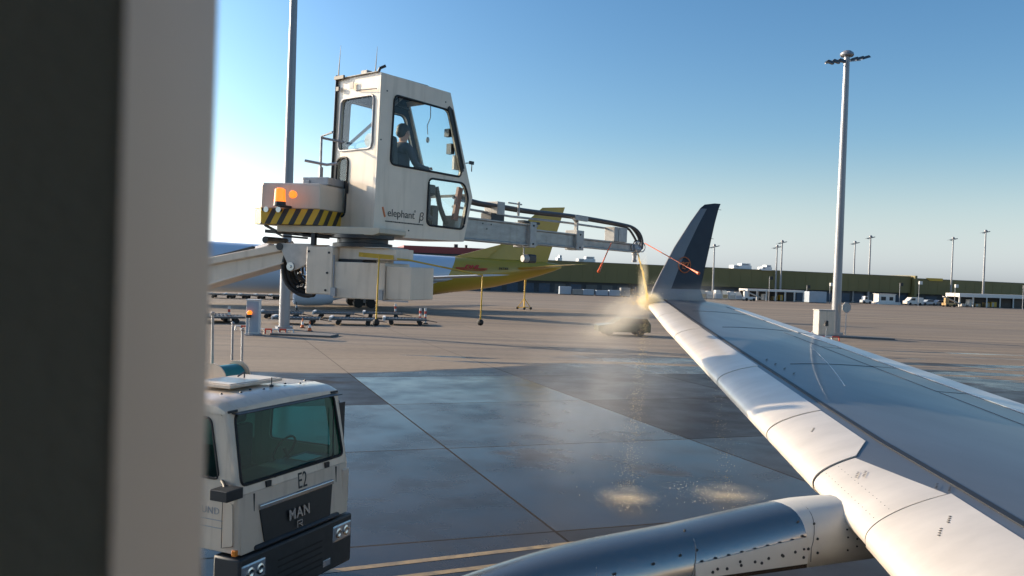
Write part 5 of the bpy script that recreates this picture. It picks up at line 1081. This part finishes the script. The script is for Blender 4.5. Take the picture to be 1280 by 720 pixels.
# ---------------------------------------------------------------- de-icing fluid: jet, droplets, mist
M_fluid = bpy.data.materials.new('amber_fluid'); M_fluid.use_nodes = True; n = M_fluid.node_tree; L = n.links; b = n.nodes['Principled BSDF']
b.inputs['Base Color'].default_value = (1.0, .86, .55, 1); b.inputs['Roughness'].default_value = .15; b.inputs['Subsurface Weight'].default_value = .0
tr = n.nodes.new('ShaderNodeBsdfTranslucent'); tr.inputs[0].default_value = (1, .84, .50, 1); ms = n.nodes.new('ShaderNodeMixShader'); ms.inputs[0].default_value = .6
L.new(b.outputs[0], ms.inputs[1]); L.new(tr.outputs[0], ms.inputs[2]); L.new(ms.outputs[0], n.nodes['Material Output'].inputs[0])
J0 = at(797, 317, 17.45); J1 = at(809, 379, 18.75)
random.seed(11); mb = MB(); pts = []; rs = []
for t in xs(0, 1, 22):
    p = J0.lerp(J1, t)+Vector((.10*math.sin(t*3.1)*.35+random.uniform(-1, 1)*.008, 0, -.0)); pts.append(p); rs.append(.014+.020*t+random.uniform(-1, 1)*.005)
mb.tube(pts, rs, 8)
jet = obj('fluid_jet', mb, M_fluid, None, smooth=2, loc=J0); tag(jet, 'thin golden jet of de-icing fluid from the boom nozzle onto the wing tip', 'fluid jet')
M_glint = mat('glint_droplet', (1.0, .84, .62), .12, 1, .02, 5)  # warm metallic colour imitating sun glints on the wet ground
def drops(name, lab, items, loc):
    mb = MB()
    for p, r_ in items:
        mb.add([tuple(p+Vector(d)*r_) for d in ((1, 0, 0), (0, 1, 0), (-1, 0, 0), (0, -1, 0), (0, 0, 1.5), (0, 0, -1.5))], [(0, 1, 4), (1, 2, 4), (2, 3, 4), (3, 0, 4), (1, 0, 5), (2, 1, 5), (3, 2, 5), (0, 3, 5)])
    o = obj(name, mb, M_fluid if name == 'fluid_droplets' else M_glint, None, smooth=2, loc=loc); kind(o, 'stuff', lab); return o
it = []; g0 = Vector((2.62, 18.3, 0)); tip = J1
for i in range(1700):
    t = random.random(); p = tip.lerp(g0, t)+Vector((random.gauss(0, .05+.09*t), random.gauss(0, .1+.1*t), 0)); it.append((p, random.choice((.002, .003, .0045))))
for i in range(260):
    t = random.random(); p = J0.lerp(J1, t)+Vector((random.gauss(0, .03+.05*t), random.gauss(0, .05), random.gauss(0, .03))); it.append((p, random.choice((.0025, .004))))
for i in range(700):
    d = Vector((random.gauss(0, 1)-.5, random.gauss(0, 1), abs(random.gauss(0, .6))-.2)); it.append((tip+d*random.uniform(.05, .30), random.choice((.004, .006, .007))))
for i in range(350):
    t = random.random(); c0 = Vector((4.2, 18.4, 4.0)); c1 = Vector((4.95, 18.6, 0)); it.append((c0.lerp(c1, t)+Vector((random.gauss(0, .12), random.gauss(0, .15), 0)), random.choice((.0025, .004))))
drops('fluid_droplets', 'amber droplets raining down from the wing tip', it, tip)
it = []
for c, n_, sx in ((Vector((2.62, 18.2, .0)), 420, .34), (Vector((4.85, 18.7, .0)), 320, .50), (Vector((4.1, 19.4, .02)), 120, .6)):
    for i in range(n_): it.append((c+Vector((random.gauss(0, sx), random.gauss(0, .40), abs(random.gauss(0, .03)))), random.choice((.003, .005, .007))))
drops('splash_glint', 'splash drops imitating sun glints on the wet apron below the wing tip', it, Vector((2.62, 18.2, 0)))  # drops of the splash also stand in for warm sun glints
def mist(name, lab, c, rad, dens, colr=(1, .86, .66), nsc=1.6, aniso=.35, rot=0, pw=1.0):
    """soft cloud: closed ellipsoid with a real volume that thins towards its rim"""
    mb = MB(); mb.ball((0, 0, 0), 1, 12); me_o = obj(name, mb, [], None)
    me_o.location = c; me_o.scale = rad; me_o.rotation_euler = (0, rot, 0)
    m = bpy.data.materials.new(name+'_volume'); m.use_nodes = True; n = m.node_tree; L = n.links; n.nodes.remove(n.nodes['Principled BSDF'])
    v = n.nodes.new('ShaderNodeVolumePrincipled'); v.inputs['Color'].default_value = (*colr, 1); v.inputs['Anisotropy'].default_value = aniso
    tc = n.nodes.new('ShaderNodeTexCoord'); ln = n.nodes.new('ShaderNodeVectorMath'); ln.operation = 'LENGTH'; L.new(tc.outputs['Object'], ln.inputs[0])
    mr = n.nodes.new('ShaderNodeMapRange'); mr.interpolation_type = 'SMOOTHSTEP'; mr.inputs[1].default_value = 1; mr.inputs[2].default_value = .0; L.new(ln.outputs['Value'], mr.inputs[0])
    pwn = n.nodes.new('ShaderNodeMath'); pwn.operation = 'POWER'; L.new(mr.outputs[0], pwn.inputs[0]); pwn.inputs[1].default_value = pw
    nz = n.nodes.new('ShaderNodeTexNoise'); nz.inputs['Scale'].default_value = nsc; nz.inputs['Detail'].default_value = 4; L.new(tc.outputs['Object'], nz.inputs['Vector'])
    nr_ = n.nodes.new('ShaderNodeMapRange'); nr_.inputs[1].default_value = .40; nr_.inputs[2].default_value = .65; nr_.inputs[3].default_value = .1; L.new(nz.outputs[0], nr_.inputs[0])
    m1 = n.nodes.new('ShaderNodeMath'); m1.operation = 'MULTIPLY'; L.new(pwn.outputs[0], m1.inputs[0]); L.new(nr_.outputs[0], m1.inputs[1]); m2_ = n.nodes.new('ShaderNodeMath'); m2_.operation = 'MULTIPLY'; m2_.inputs[1].default_value = dens; L.new(m1.outputs[0], m2_.inputs[0])
    L.new(m2_.outputs[0], v.inputs['Density']); L.new(v.outputs[0], n.nodes['Material Output'].inputs['Volume']); me_o.data.materials.append(m); kind(me_o, 'stuff', lab); return me_o
mist('mist', 'bright warm puff of spray bursting where the jet hits the wing tip', J1+Vector((.06, .0, .04)), (.36, .42, .26), 26.0, (1, .90, .66), aniso=0, nsc=1.0, pw=1.3)
mist('mist', 'golden mist drifting down to the left of the wing tip', J1+Vector((-.50, .5, -.30)), (1.5, 1.3, .60), 1.25, (1, .93, .80), rot=R(-28), aniso=0, nsc=1.1, pw=1.4)
mist('mist', 'thin spray haze spreading over the wing tip behind the jet', J1+Vector((.9, .9, .15)), (1.7, 1.3, .55), .8, (1, .93, .82), aniso=0, nsc=1.0, pw=1.3)
mist('mist', 'thin mist added for the bright glow round the falling jet', J0.lerp(J1, .55), (.13, .30, .80), 4.5, (1, .92, .70), aniso=0, nsc=1.0)  # mist added to make the jet look brighter
mist('mist', 'low warm haze imitating the sun glint on the apron below the jet', Vector((2.62, 18.1, .12)), (.8, .9, .16), 1.2, (1, .82, .55), aniso=0, nsc=1.0)  # warm-coloured volume added in place of a sun glint on the wet apron
mist('mist', 'low warm haze imitating the sun glint on the apron farther right', Vector((4.9, 18.6, .12)), (1.0, .9, .16), 1.1, (1, .82, .55), aniso=0, nsc=1.0)  # second sun glint made as a warm-coloured volume
mist('mist', 'large faint spray veil between the wing tip and the ground', Vector((1.9, 19.2, 2.2)), (2.8, 2.2, 2.8), .22, (1, .94, .87), aniso=0)

M, _ = base(745, 418, (1, .12)); vehicle('parked_car', 'dark green estate car half hidden in spray mist left of the wing tip', 'car', M, 4.3, 1.75, [(0, .3), (4.3, .3), (4.3, .95), (4.0, 1.42), (1.9, 1.46), (1.15, .95), (0, .8)], [(1.3, .98), (2.0, 1.38), (3.85, 1.36), (4.1, .98)], mat('dark_green_car', (.07, .08, .045), .3, .2, .05, 2, coat=.5))
